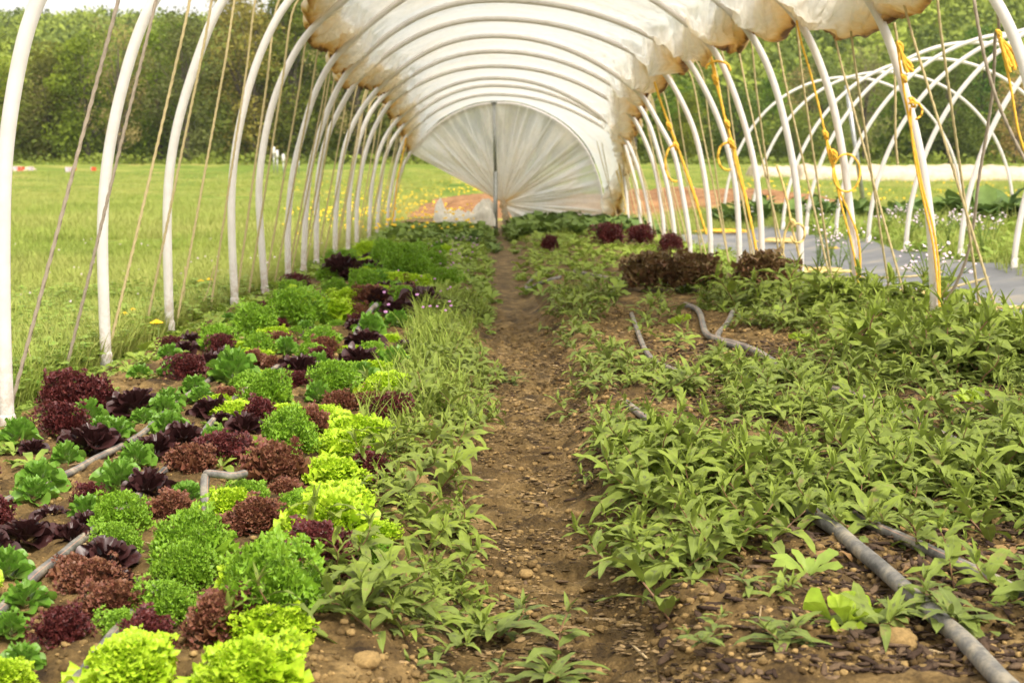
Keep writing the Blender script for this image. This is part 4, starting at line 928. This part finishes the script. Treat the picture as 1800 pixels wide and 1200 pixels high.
for (u, v, s, lab) in ((925,968,.035,'round brown clod lying in the middle of the path'),(895,1056,.022,'small dark clod under the smartweed runner in the path'),(900,1155,.055,'large clod at the bottom of the path'),
                       (1575,1172,.07,'flat pale stone on the soil at the bottom right'),(1757,1012,.03,'small tan stone right of the striped tube'),(645,1200,.05,'brown clod at the bottom left of the verge'),(290,1010,.03,'brown clod between the front red lettuces'),(870,808,.02,'small clod on the path in the middle distance')):
    p = at_z(u, v, 0); tp = ico(int(u), 3, .10, .6); VV = tp[0] * s; VV = VV * (1 + .25 * (vn(VV[:, 0] * 90, VV[:, 1] * 90 + VV[:, 2] * 70, 5) - .5))[:, None]
    tag(link('soil_lump', mesh('soil_lump', VV, tp[1], M['clod'], tint=np.full(len(VV), .8)), None, (p[0], p[1], float(H(p[0], p[1])) + s * .15)), lab, 'clod')

# ------------------------------------------------------------------ meadow grass, clover, flowers
g = np.random.default_rng(41)
GA = [grass_tuft(s, 12, .125, .05, .0042) for s in range(10, 14)]
def leftm(n, y0, y1, x0, x1, seed, p=1.0):
    g = np.random.default_rng(seed); y = y0 * (y1 / y0) ** (g.random(n) ** p); x = -1.75 - (g.random(n) ** 1.3) * (-.45 * y - (-1.75) if False else (.42 * y - 1.2)); return x, y, g
x, y, g = leftm(24000, 4.2, 17, 0, 0, 42)
lay('meadow_grass_blades', GA, x, y, g, M['grass'], 'meadow grass growing left of the tunnel', 'grass', .5, 1.25, .3, .6)
x, y, g = leftm(7000, 4.2, 10, 0, 0, 43)
lay('clover_patch', TS, x, y, g, M['clover'], 'clover and low leafy plants in the near meadow', 'clover', .7, 1.5, .3, .6)
GB = [grass_tuft(s, 18, .17, .16, .007) for s in range(20, 23)]
x, y, g = leftm(24000, 14, 75, 0, 0, 44)
k = fbm(x * .16, y * .07, 4, 55) < .64; x = x[k]; y = y[k]
lay('far_meadow_grass', GB, x, y, g, M['grass'], 'taller grass of the meadow farther off', 'grass', .5, 1.3, .3, .7)
g = np.random.default_rng(45); n = 12000; y = 19 * (80 / 19) ** g.random(n); x = 2.2 + g.random(n) * .45 * y
k = ~((y > 27) & (y < 44) & (x < 8.6)); lay('right_meadow_grass', GB, x[k], y[k], g, M['grass'], 'grass of the meadow beyond the second tunnel', 'grass', .5, 1.3, .3, .7)
x, y, g = pts_in(2800, 3.9, 9, 8, 19.5, lambda x, y: .9 * ss(3.8, 4.2, x + .3 * fbm(x, y, 2, 5)), 46)
lay('tunnel_grass', GA + [GT[0]], x, y, g, M['grass'], 'grass inside the bare second tunnel', 'grass', .9, 1.8, .3, .5)
x, y, g = pts_in(1500, 4.0, 7.4, 8, 19, lambda x, y: .8 * ss(3.9, 4.3, x), 47)
lay('tunnel_weeds', BR, x, y, g, M['weed'], 'green weeds along the edge of the fabric in the second tunnel', 'weeds', .9, 2.0, .3, .6)
def disc(r, n, th, petal=.25, dome=.3):
    a = np.linspace(0, 2 * np.pi, n * 2 + 1)[:-1]; rr = r * (1 - petal * (np.arange(n * 2) % 2)); V = [[0, 0, dome * r]] + [[q * math.cos(t), q * math.sin(t), 0] for q, t in zip(rr, a)] + [[0, 0, -th]]
    F = []; m = n * 2
    for k in range(0, m, 2): F.append([0, 1 + k, 1 + (k + 1) % m, 1 + (k + 2) % m]); F.append([m + 1, 1 + (k + 2) % m, 1 + (k + 1) % m, 1 + k])
    V = np.array(V, float); return V, np.array(F), np.zeros((len(V), 2)), np.zeros(len(V))
# dandelions one can tell apart
for (u, v, hgt, s, lab) in ((275,567,.10,1.25,'large open dandelion beside the third hoop, nearest of the yellow dandelions'),(219,552,.10,1.0,'yellow dandelion right of the second hoop'),(233,544,.10,.8,'smaller dandelion just behind the one by the second hoop'),
                            (353,494,.1,1.,'dandelion between the third and fourth hoops, left one'),(368,491,.1,.9,'dandelion between the third and fourth hoops, right one'),(22,605,.06,.9,'dandelion right behind the nearest hoop'),(322,526,.06,.8,'low dandelion near the tall seed stalk')):
    hgt += .04; s *= 1.35; p0 = at_z(u, v, -.03 + hgt); e0 = empty('dandelion', (p0[0], p0[1], float(H(p0[0], p0[1], False)))); tag(e0, lab, 'flower', 'dandelions'); hh = p0[2] - e0.location[2]
    V, F, U, T = sweep(crom([[0, 0, 0], [.01, 0, hh * .6], [0, 0, hh]], 8), .0025, 6); link('stem', mesh('stem', V, F, M['gstem']), e0)
    d = join([place(disc(.021 * s * q, 13, .008, .35, .5), rotm(q), (0, 0, hh + .004 * (1 - q))) for q in (1, .75, .5)])
    link('flower_head', mesh('flower_head', d[0], d[1], M['yellow'], UV=d[2], tint=d[3], smooth=False), e0, None, (.0, 0, 0))
    e0.rotation_euler = (.0, 0, 0)
for (u, v, u2, v2, lab) in ((377,467,343,560,'tall curved dandelion stalk between the third and fourth hoops'),(325,468,314,565,'straight bare stalk right of the third hoop'),(50,612,50,690,'short reddish stalk by the nearest hoop'),(143,577,140,610,'short pale stalk left of the second hoop'),(495,485,465,505,'bent pale stalk between the fifth and sixth hoops'),(43,668,45,690,'tiny stalk beside the rope foot')):
    a = at_z(u2, v2, -.02); b = at_y(u, v, a[1]); P = crom([a, (a + b) / 2 + [.015, 0, 0], b], 16); V, F, U, T = sweep(P, .003, 6)
    o = tag(link('seed_stalk', mesh('seed_stalk', V, F, M['rope'])), lab, 'stalk')
def scatter_fl(name, n, fn, mat, label, r, seed, hmin, hmax, cat='flowers'):
    g = np.random.default_rng(seed); x, y = fn(n, g); n = len(x); P = np.stack([x, y, H(x, y, False) + g.uniform(hmin, hmax, n)], -1)
    V, F, U, T = scatter([disc(r, 6, r * .5, .2, .5)], np.zeros(n, int), P, yawm(g.uniform(0, 6, n), g.uniform(.2, .9, n)), g.uniform(.6, 1.3, n), g.random(n))
    return tag(link(name, mesh(name, V, F, mat, smooth=False)), label, cat, kind='stuff')
scatter_fl('white_clover_flowers', 130, lambda n, g: leftm(n, 4.5, 16, 0, 0, 61)[:2], M['white_petal'], 'white clover blossoms dotted over the meadow', .009, 61, .05, .12)
def yb(n, g):
    y = 17 * (60 / 17) ** g.random(n); x = -.2 - g.random(n) * .14 * y; k = fbm(x * .7, y * .35, 3, 62) > .5; return x[k], y[k]
scatter_fl('buttercups', 950, yb, M['yellow'], 'drifts of small yellow flowers in the meadow beyond the hoops', .022, 62, .12, .35)
def yr(n, g):
    y = 24 * (80 / 24) ** g.random(n); x = .18 * y + g.random(n) * .25 * y; return x, y
scatter_fl('far_buttercups', 320, yr, M['yellow'], 'yellow flowers sprinkled over the meadow behind the second tunnel', .03, 63, .1, .35)
def pn(n, g): y = g.uniform(6.5, 15, n); x = -.35 + g.uniform(-.25, .25, n); return x, y
scatter_fl('dead_nettle_flowers', 70, pn, M['purple'], 'small purple dead-nettle blossoms at the edge of the left bed', .009, 64, .08, .2)
# fleabane: pale daisies on thin stems
FB = [(1440,500,330,5),(1462,500,375,6),(1478,505,395,5),(1445,470,395,4),(1500,470,390,4),(1640,520,425,6),(1655,500,440,5),(1560,470,380,5),(1590,460,370,6),(1620,450,365,7),(1670,440,375,7),(1700,450,372,7),(1730,450,378,6),(1600,430,400,5),(1690,430,395,5),(1540,455,410,4),(1750,455,385,5),(1425,480,430,3),(1565,480,395,4),(1710,460,400,5),(1580,500,445,4),(1460,470,410,3),(1640,460,405,5),(1350,420,400,2),(1215,430,395,3)]
fbr = random.Random(9); _d = disc(.014, 8, .005, .2, .3); DAI = mesh('daisy', _d[0], _d[1], M['white_petal'], smooth=False)
for j, (u, vb, vt, n) in enumerate(FB):
    x0 = (3.0 if j < 5 else 2.62 if j in (5, 6, 20) else 4.3 + fbr.random()); Yq = x0 * FPX / (u - 860)
    b = np.array([x0, Yq, float(H(x0, Yq, False))]); top = at_y(u, vt + (20 if j < 5 else 0), Yq); hh = max(.25, top[2] - b[2]); hh = min(hh, .75)
    e0 = empty('fleabane', b); tag(e0, 'pale pink fleabane daisy clump beside the fabric, %s from the left' % ORD[sorted(range(len(FB)), key=lambda q: FB[q][0]).index(j)], 'flower', 'fleabane daisies')
    st_, hd_ = [], []
    for k in range(n):
        tx, ty, tz = fbr.uniform(-.16, .16), fbr.uniform(-.12, .12), hh * fbr.uniform(.75, 1.05)
        st_.append(sweep(crom([[0, 0, 0], [tx * .3, ty * .3, tz * .55], [tx, ty, tz]], 8), .0035, 5))
        for m in range(3):
            off_ = np.array([fbr.uniform(-.04, .04), fbr.uniform(-.04, .04), fbr.uniform(-.03, .03)])
            hd_.append((np.array([tx, ty, tz]) + off_, fbr.uniform(.1, 1.0), fbr.uniform(-.5, .5), fbr.uniform(.55, 1.0)))
            st_.append(sweep(crom([[tx * .9, ty * .9, tz * .9], np.array([tx, ty, tz]) + off_ - [0, 0, .004]], 3), .002, 4))
        for m in range(7):
            f = fbr.uniform(.1, .8); st_.append(place(blade_leaf(.06, .016, 4, .6, 1.0, .2), rotm(fbr.uniform(0, 6.28)), (tx * f * .6, ty * f * .6, tz * f)))
    s_ = join(st_); link('stems', mesh('stems', s_[0], s_[1], M['weed'], UV=s_[2], tint=s_[3]), e0)
    for q in hd_: link('daisy', DAI, e0, q[0], (q[1], q[2], 0), q[3])
# kale rows by the second tunnel
KH = [broad_sprig(s, 26, .22, .5, 1.35) for s in (31, 32, 33)]
KHM = [mesh('kale_plant', k[0], k[1], M['kale'], UV=k[2], tint=k[3]) for k in KH]
kr = random.Random(3); kc = 0
for rowk in range(3):
    for j in range(11):
        Y = 20.5 + rowk * 1.0 + kr.uniform(-.2, .2); x = 3.75 + j * .42 + kr.uniform(-.08, .08); kc += 1
        tag(link('kale_plant', KHM[kc % 3], None, (x, Y, float(H(x, Y, False))), (0, 0, kr.uniform(0, 6.28)), kr.uniform(1.4, 1.9)),
            'dark kale plant in the %s kale row, %s from the left' % (('front', 'middle', 'back')[rowk], ORD[j]), 'kale', 'kale plants')
for j in range(9):
    Y = 17.2 + (j % 3) * .55; x = 6.25 + (j // 3) * .5 + .1 * (j % 2)
    tag(link('kale_plant', KHM[j % 3], None, (x, Y, float(H(x, Y, False))), (0, 0, j * 1.3), 2.3), 'big blue-green kale plant at the right frame edge, %s of that clump' % ORD[j], 'kale', 'kale plants')
# row covers: pale low hoops of cloth far behind on the right, sandy strip and flags far left
def rowcover(x0, x1, Y, h, wdt, label, seed, z0=None):
    u_, v_ = np.meshgrid(np.linspace(0, 1, 160), np.linspace(0, 1, 16), indexing='ij'); a = v_ * np.pi
    hh = h * (1 + .5 * (fbm(u_ * 28, v_ * 2, 4, seed) - .5)) * ss(0, .01, u_) * ss(1, .99, u_); X = x0 + (x1 - x0) * u_; Yy = Y - np.cos(a) * wdt
    V = np.stack([X, Yy, H(X, Yy, False) + hh * np.sin(a) ** .7], -1).reshape(-1, 3)
    tag(link('row_cover', mesh('row_cover', V, grid_faces(160, 16), M['cloth'])), label, 'row cover')
M['cloth'] = flat_mat('cream_cloth', (.62, .50, .37), .8, .1, .25, 3)
rowcover(13.6, 29, 61, .62, 1.2, 'long cream row cover lying across the meadow behind the second tunnel', 7)
rowcover(12.5, 23, 66, .5, 1.0, 'second cream row cover behind the long one', 8)
rowcover(-36, -26, 78, .22, 1.6, 'pale sandy strip of cloth at the far left of the meadow', 9)
fl = random.Random(2)
for j, (u, v, mt, wd_) in enumerate([(37,295,'r',.16),(30,301,'r',.25),(23,303,'w',.2),(50,304,'w',.22),(115,304,'w',.3),(126,303,'r',.2),(160,301,'r',.22)]):
    if 'red_flag' not in M: M['red_flag'] = flat_mat('red_paint', (.75, .12, .05), .6)
    Y = 74; p = at_y(u, v, Y); e0 = empty('marker_flag', (p[0], Y, float(H(p[0], Y, False))))
    hh = max(p[2] - e0.location[2], .3); tag(e0, '%s marker at the far left of the meadow, %s from the left' % ('small red' if mt == 'r' else 'small white', ORD[j]), 'marker', 'markers in the far meadow')
    V, F, U, T = sweep([[0, 0, 0], [0, 0, hh]], .02, 6); link('stake', mesh('stake', V, F, M['steel']), e0)
    gx_, gz_ = np.meshgrid(np.linspace(0, 1, 8), np.linspace(0, 1, 5), indexing='ij'); rr2 = wd_ * 1.3
    VV = np.concatenate([np.stack([gx_ * rr2, .05 * np.sin(gx_ * 5) + o_, hh - gz_ * rr2 * .7], -1).reshape(-1, 3) for o_ in (0, .02)])
    F = np.vstack([grid_faces(8, 5), grid_faces(8, 5, 40)]); link('flag', mesh('flag', VV, F, M['red_flag'] if mt == 'r' else M['white_petal']), e0)
for j, (u, v) in enumerate([(481,271),(487,277),(498,284),(525,276)]):
    Y = 70; p = at_y(u, v, Y); zb = float(H(p[0], Y, False)); e0 = empty('white_stake', (p[0], Y, zb)); tag(e0, 'white capped fence stake at the meadow edge, %s from the left' % ORD[j], 'stake', 'white capped stakes')
    V, F, U, T = sweep([[0, 0, 0], [0, 0, p[2] - zb]], .03, 6); link('stake', mesh('stake', V, F, M['steel']), e0)
    V, F, U, T = sweep([[0, 0, p[2] - zb - .02], [0, 0, p[2] - zb + .05], [0, 0, p[2] - zb + .34], [0, 0, p[2] - zb + .38]], np.array([.05, .08, .08, .03]), 10); link('cap', mesh('cap', V, F, M['pvc']), e0)

# ------------------------------------------------------------------ trees
def crown(seed, h, wd, n, base=.12, q=.34, lobes=26):
    g = np.random.default_rng(seed); c = []
    for k in range(lobes):
        f = base + (1 - base) * (k + g.random()) / lobes * .93; prof = math.sin(math.pi * min(1, max(0, (f - base * .5)) ** .8)) ** .6
        a = g.uniform(0, 6.28); r = wd * .5 * prof * g.uniform(.25, .85); c.append([r * math.cos(a), r * math.sin(a), f * h, wd * g.uniform(.12, .26), g.random()])
    c = np.array(c); k = g.integers(0, lobes, n); d = g.normal(size=(n, 3)); d /= np.linalg.norm(d, axis=1)[:, None]; rad = c[k, 3] * (.45 + .6 * g.random(n) ** .5)
    P = c[k, :3] + d * rad[:, None] * [1, 1, .8]; P[:, 2] = np.clip(P[:, 2], .15, h)
    nrm = d + g.normal(size=(n, 3)) * .7; nrm /= np.linalg.norm(nrm, axis=1)[:, None]
    t1 = np.cross(nrm, [0.1, .2, 1.]); t1 /= np.linalg.norm(t1, axis=1)[:, None]; t2 = np.cross(nrm, t1); s = q * g.uniform(.4, 1.15, n)[:, None]
    V = np.stack([P - t1 * s * .5, P - t2 * s * .42, P + t1 * s * .5 + nrm * s * .15, P + t2 * s * .42], 1).reshape(-1, 3)
    F = np.arange(4 * n).reshape(-1, 4); T = np.repeat(np.clip(.55 * c[k, 4] + .45 * g.random(n), 0, 1), 4)
    return V, F, None, T, c
def limbs(c, h, r0, seed):
    g = random.Random(seed); parts = [stemseg([[0, 0, -.3], [g.uniform(-.2, .2), 0, h * .35], [g.uniform(-.4, .4), g.uniform(-.3, .3), h * .8]], r0, r0 * .25, 8)]
    for k in range(0, len(c), 2): 
        z = c[k, 2] * .55; parts.append(stemseg([[0, 0, z], [c[k, 0] * .5, c[k, 1] * .5, (z + c[k, 2]) / 2 + .2], c[k, :3]], r0 * .32, r0 * .08, 5))
    return join(parts)
TK = []
for j, (kd, h, wd_, n, base, q, lob) in enumerate([('green', 12, 7.0, 9500, .10, .25, 38), ('green', 13.5, 6.2, 9500, .10, .24, 38), ('dark', 11, 7.5, 9500, .05, .26, 40), ('olive', 13, 6.0, 5500, .12, .20, 36), ('brown', 14, 6.5, 4200, .15, .18, 40), ('olive', 11, 5.5, 6500, .05, .21, 34), ('dark', 14, 7.0, 9500, .08, .25, 40), ('brown', 10, 6.0, 4400, .08, .2, 36)]):
    V, F, _, T, c = crown(60 + j, h, wd_, n, base, q, lob); cm = mesh('crown', V, F, M['crown_' + kd], tint=T, smooth=False)
    l = limbs(c, h, .22, j); tm = mesh('trunk', l[0], l[1], M['bark']); TK.append((kd, cm, tm, h))
DESC = {'green': 'bright spring green tree', 'dark': 'dark leafy green tree', 'olive': 'slender olive green tree', 'brown': 'thinly leaved brownish tree'}
tr = random.Random(12); trees = []
for (x0, x1, st_, Y0) in ((-52, 62, 3.4, 104), (-56, 66, 4.2, 112), (-60, 70, 5.2, 121)):
    x = x0
    while x < x1:
        u = 860 + x / Y0 * FPX
        if Y0 == 104: kd = tr.choices(['green', 'dark', 'olive', 'brown'], [.2, .2, .3, .3] if x < 12 else [.12, .4, .25, .23])[0]
        else: kd = tr.choices(['green', 'dark', 'olive', 'brown'], [.42, .25, .2, .13] if x < 12 else [.25, .35, .25, .15])[0]
        trees.append((x + tr.uniform(-.8, .8), Y0 + tr.uniform(-3, 3), kd)); x += st_ * tr.uniform(.8, 1.25)
trees.sort(key=lambda t: t[0]); tc = {}
for x, Y, kd in trees:
    op = [t for t in TK if t[0] == kd]; _, cm, tm, h = tr.choice(op); side_ = 'left of the tunnel' if x < -7 else 'behind the tunnel' if x < 12 else 'on the right'
    want = ((8.8 if x < -31 else 9.8 if x < -25 else 11.5 if x < -20 else 14.0) * tr.uniform(.86, 1.12) + (.8 if Y > 109 else 0)) if x < 12 else ((5.2 if x < 27 else 8.0) * tr.uniform(.75, 1.25) + (1.2 if Y > 109 else 0))
    key = (kd, side_); tc[key] = tc.get(key, 0) + 1
    e0 = empty('tree', (x, Y, float(H(x, Y, False)) - .1)); s = want / h; e0.scale = (s * 1.1, s * 1.1, s); e0.rotation_euler = (0, 0, tr.uniform(0, 6.28))
    tag(e0, '%s %s, %s of its kind from the left' % (DESC[kd], side_, ORD[tc[key] - 1]), 'tree', 'trees along the meadow edge')
    link('crown', cm, e0); link('trunk', tm, e0)
# undergrowth under the trees and the wood on the hill
g = np.random.default_rng(70); n = 26000; x = g.uniform(-60, 72, n); y = 103 + 16 * g.random(n) ** 1.5; z = H(x, y, False) + g.random(n) ** 1.3 * (2.2 + 2.5 * fbm(x * .25, y * .1, 3, 71))
def quads(P, q, g, tint, name, mat, label, cat):
    n = len(P); nrm = g.normal(size=(n, 3)); nrm[:, 2] += .4; nrm /= np.linalg.norm(nrm, axis=1)[:, None]; t1 = np.cross(nrm, [.3, 1, .1]); t1 /= np.linalg.norm(t1, axis=1)[:, None]; t2 = np.cross(nrm, t1); s = (q * g.uniform(.5, 1.2, n))[:, None]
    V = np.stack([P - t1 * s * .5, P - t2 * s * .4, P + t1 * s * .5 + nrm * s * .15, P + t2 * s * .4], 1).reshape(-1, 3)
    tag(link(name, mesh(name, V, np.arange(4 * n).reshape(-1, 4), mat, tint=np.repeat(tint, 4), smooth=False)), label, cat, kind='stuff')
n2_ = 5000; x2 = g.uniform(-60, 72, n2_); y2 = 94 + 10 * g.random(n2_); x = np.r_[x, x2]; y = np.r_[y, y2]; z = np.r_[z, H(x2, y2, False) + g.random(n2_) ** 2 * 1.1 * fbm(x2 * .3, y2 * .2, 3, 73)]; n = len(x)
quads(np.stack([x, y, z], -1), .42, g, np.clip(fbm(x * .5, z * .8, 3, 72) * 1.2 - .1 + .3 * g.random(n), 0, 1), 'undergrowth', M['crown_dark'], 'dark tangled undergrowth along the foot of the tree line', 'undergrowth')
nt_ = 3600; ty = 128 + 225 * g.random(nt_) ** .8; tx = g.uniform(-.42, .46, nt_) * ty; per = 130
th_ = g.uniform(7, 12, nt_); tw = g.uniform(2.6, 4.4, nt_); d = g.normal(size=(nt_, per, 3)); d /= np.linalg.norm(d, axis=2, keepdims=True); d[..., 2] = np.abs(d[..., 2]) * 1.1 - .25
tcv = g.random(nt_); P = np.stack([tx, ty, H(tx, ty, False) + th_ * .55], -1)[:, None] + d * np.stack([tw, tw, th_ * .45], -1)[:, None] * (.7 + .35 * g.random((nt_, per, 1)))
quads(P.reshape(-1, 3), np.full(nt_ * per, .9), g, np.clip(np.repeat(tcv, per) * .9 + .15 * g.random(nt_ * per), 0, 1), 'hillside_wood', M['hillwood'], 'spring green wood covering the hills behind the farm', 'wood')
# a few broad weeds and grass blades between the lettuces
x, y, g = pts_in(260, -1.5, -.3, 2.3, 8, lambda x, y: .7 + 0 * x, 81)
lay('bed_seedlings', BR, x, y, g, M['weed'], 'small broad leafed weeds sprouting between the lettuces', 'weeds', .35, .8, .3, .6)

# ------------------------------------------------------------------ the air
bz = bpy.data.meshes.new('haze'); import bmesh
_b = bmesh.new(); bmesh.ops.create_cube(_b, size=1); _b.to_mesh(bz); _b.free()
hm = bpy.data.materials.new('haze'); hm.use_nodes = True; _t = hm.node_tree; _t.nodes.clear(); _o = _t.nodes.new('ShaderNodeOutputMaterial'); _v = _t.nodes.new('ShaderNodeVolumePrincipled')
_v.inputs['Color'].default_value = (.80, .88, 1, 1); _v.inputs['Density'].default_value = .00018; _t.links.new(_v.outputs[0], _o.inputs['Volume']); bz.materials.append(hm)
hz = link('haze', bz, None, (0, 352, 61), None, (900, 716, 128)); tag(hz, 'thin pale haze between the camera and the hills', 'haze', kind='stuff')
# taller brighter smartweed at the back right of the bed, broad weeds mixed in, straw bits on the path
x, y, g = pts_in(420, 1.25, 2.6, 4.2, 8.5, lambda x, y: .9 * ss(1.3, 1.8, x) * ss(2.6, 2.45, x) * ss(.42, .52, fbm(x * 2, y * 2, 2, 91)), 91)
lay('tall_smartweed', [s[0] for s in SP], x, y, g, M['smart'], 'taller bright smartweed along the right edge of the bed', 'weeds', 1.2, 1.9, .25, 1.0, stem=[s[1] for s in SP])
x, y, g = pts_in(260, .3, 2.5, 2.4, 6, lambda x, y: .2 + .6 * rdens(x, y), 92)
lay('broad_weeds', BR, x, y, g, M['weed'], 'broad leafed weeds mixed among the smartweed', 'weeds', .5, 1.1, .4, .3)
M['yellowed'] = leaf_mat('yellowed_leaf', (.42, .38, .08), (.45, .33, .09), alt=(.35, .2, .08), trans=.25, nz=30)
x, y, g = pts_in(170, .3, 2.5, 2.3, 7, lambda x, y: .8 + 0 * x, 93)
lay('withered_leaves', [broad_sprig(s, 3, .06, .35, .4) for s in (41, 42, 43)], x, y, g, M['yellowed'], 'yellowed and withered leaves lying among the weeds', 'dead leaves', .5, 1.2, .4, 1.0, dz=.012)
M['crust'] = clod_mat('soil_crust', (.045, .03, .018), (.42, .29, .14))
CR = [place(ico(s, 1, .5, .14), np.diag([1, .6, 1]), (0, 0, 0)) for s in (61, 62, 63, 64)]
x, y, g = pts_in(26000, -.3, .55, 2.1, 8, lambda x, y: ss(.3, .2, np.abs(x - path_x(y))) * (.15 + .85 * (fbm(x * 4, y * 3, 3, 95) > .47)), 95, 1.3)
n = len(x); V, F, U, T = scatter(CR, g.integers(0, 4, n), np.stack([x, y, H(x, y) + .001], -1), yawm(g.uniform(-.6, .6, n), g.normal(0, .2, n)), .007 + .018 * g.random(n) ** 2, g.random(n) ** 1.3)
tag(link('soil_crust', mesh('soil_crust', V, F, M['crust'], UV=U, tint=T)), 'flaky crumbs of dried soil on the trodden path', 'soil crumbs', kind='stuff')
M['straw'] = clod_mat('straw', (.25, .17, .09), (.55, .42, .24))
ST = [place(ico(s, 1, .4, .10), np.diag([1, .07, 1]), (0, 0, 0)) for s in (51, 52, 53)]
x, y, g = pts_in(1500, -1.4, 2.3, 2.1, 7, lambda x, y: .5 + 0 * x, 94)
n = len(x); V, F, U, T = scatter(ST, g.integers(0, 3, n), np.stack([x, y, H(x, y) + .004], -1), yawm(g.uniform(0, 6.28, n), g.normal(0, .15, n)), .02 + .05 * g.random(n) ** 2, g.random(n))
tag(link('straw_bits', mesh('straw_bits', V, F, M['straw'], UV=U, tint=T)), 'bits of straw and dry roots on the soil', 'straw', kind='stuff')
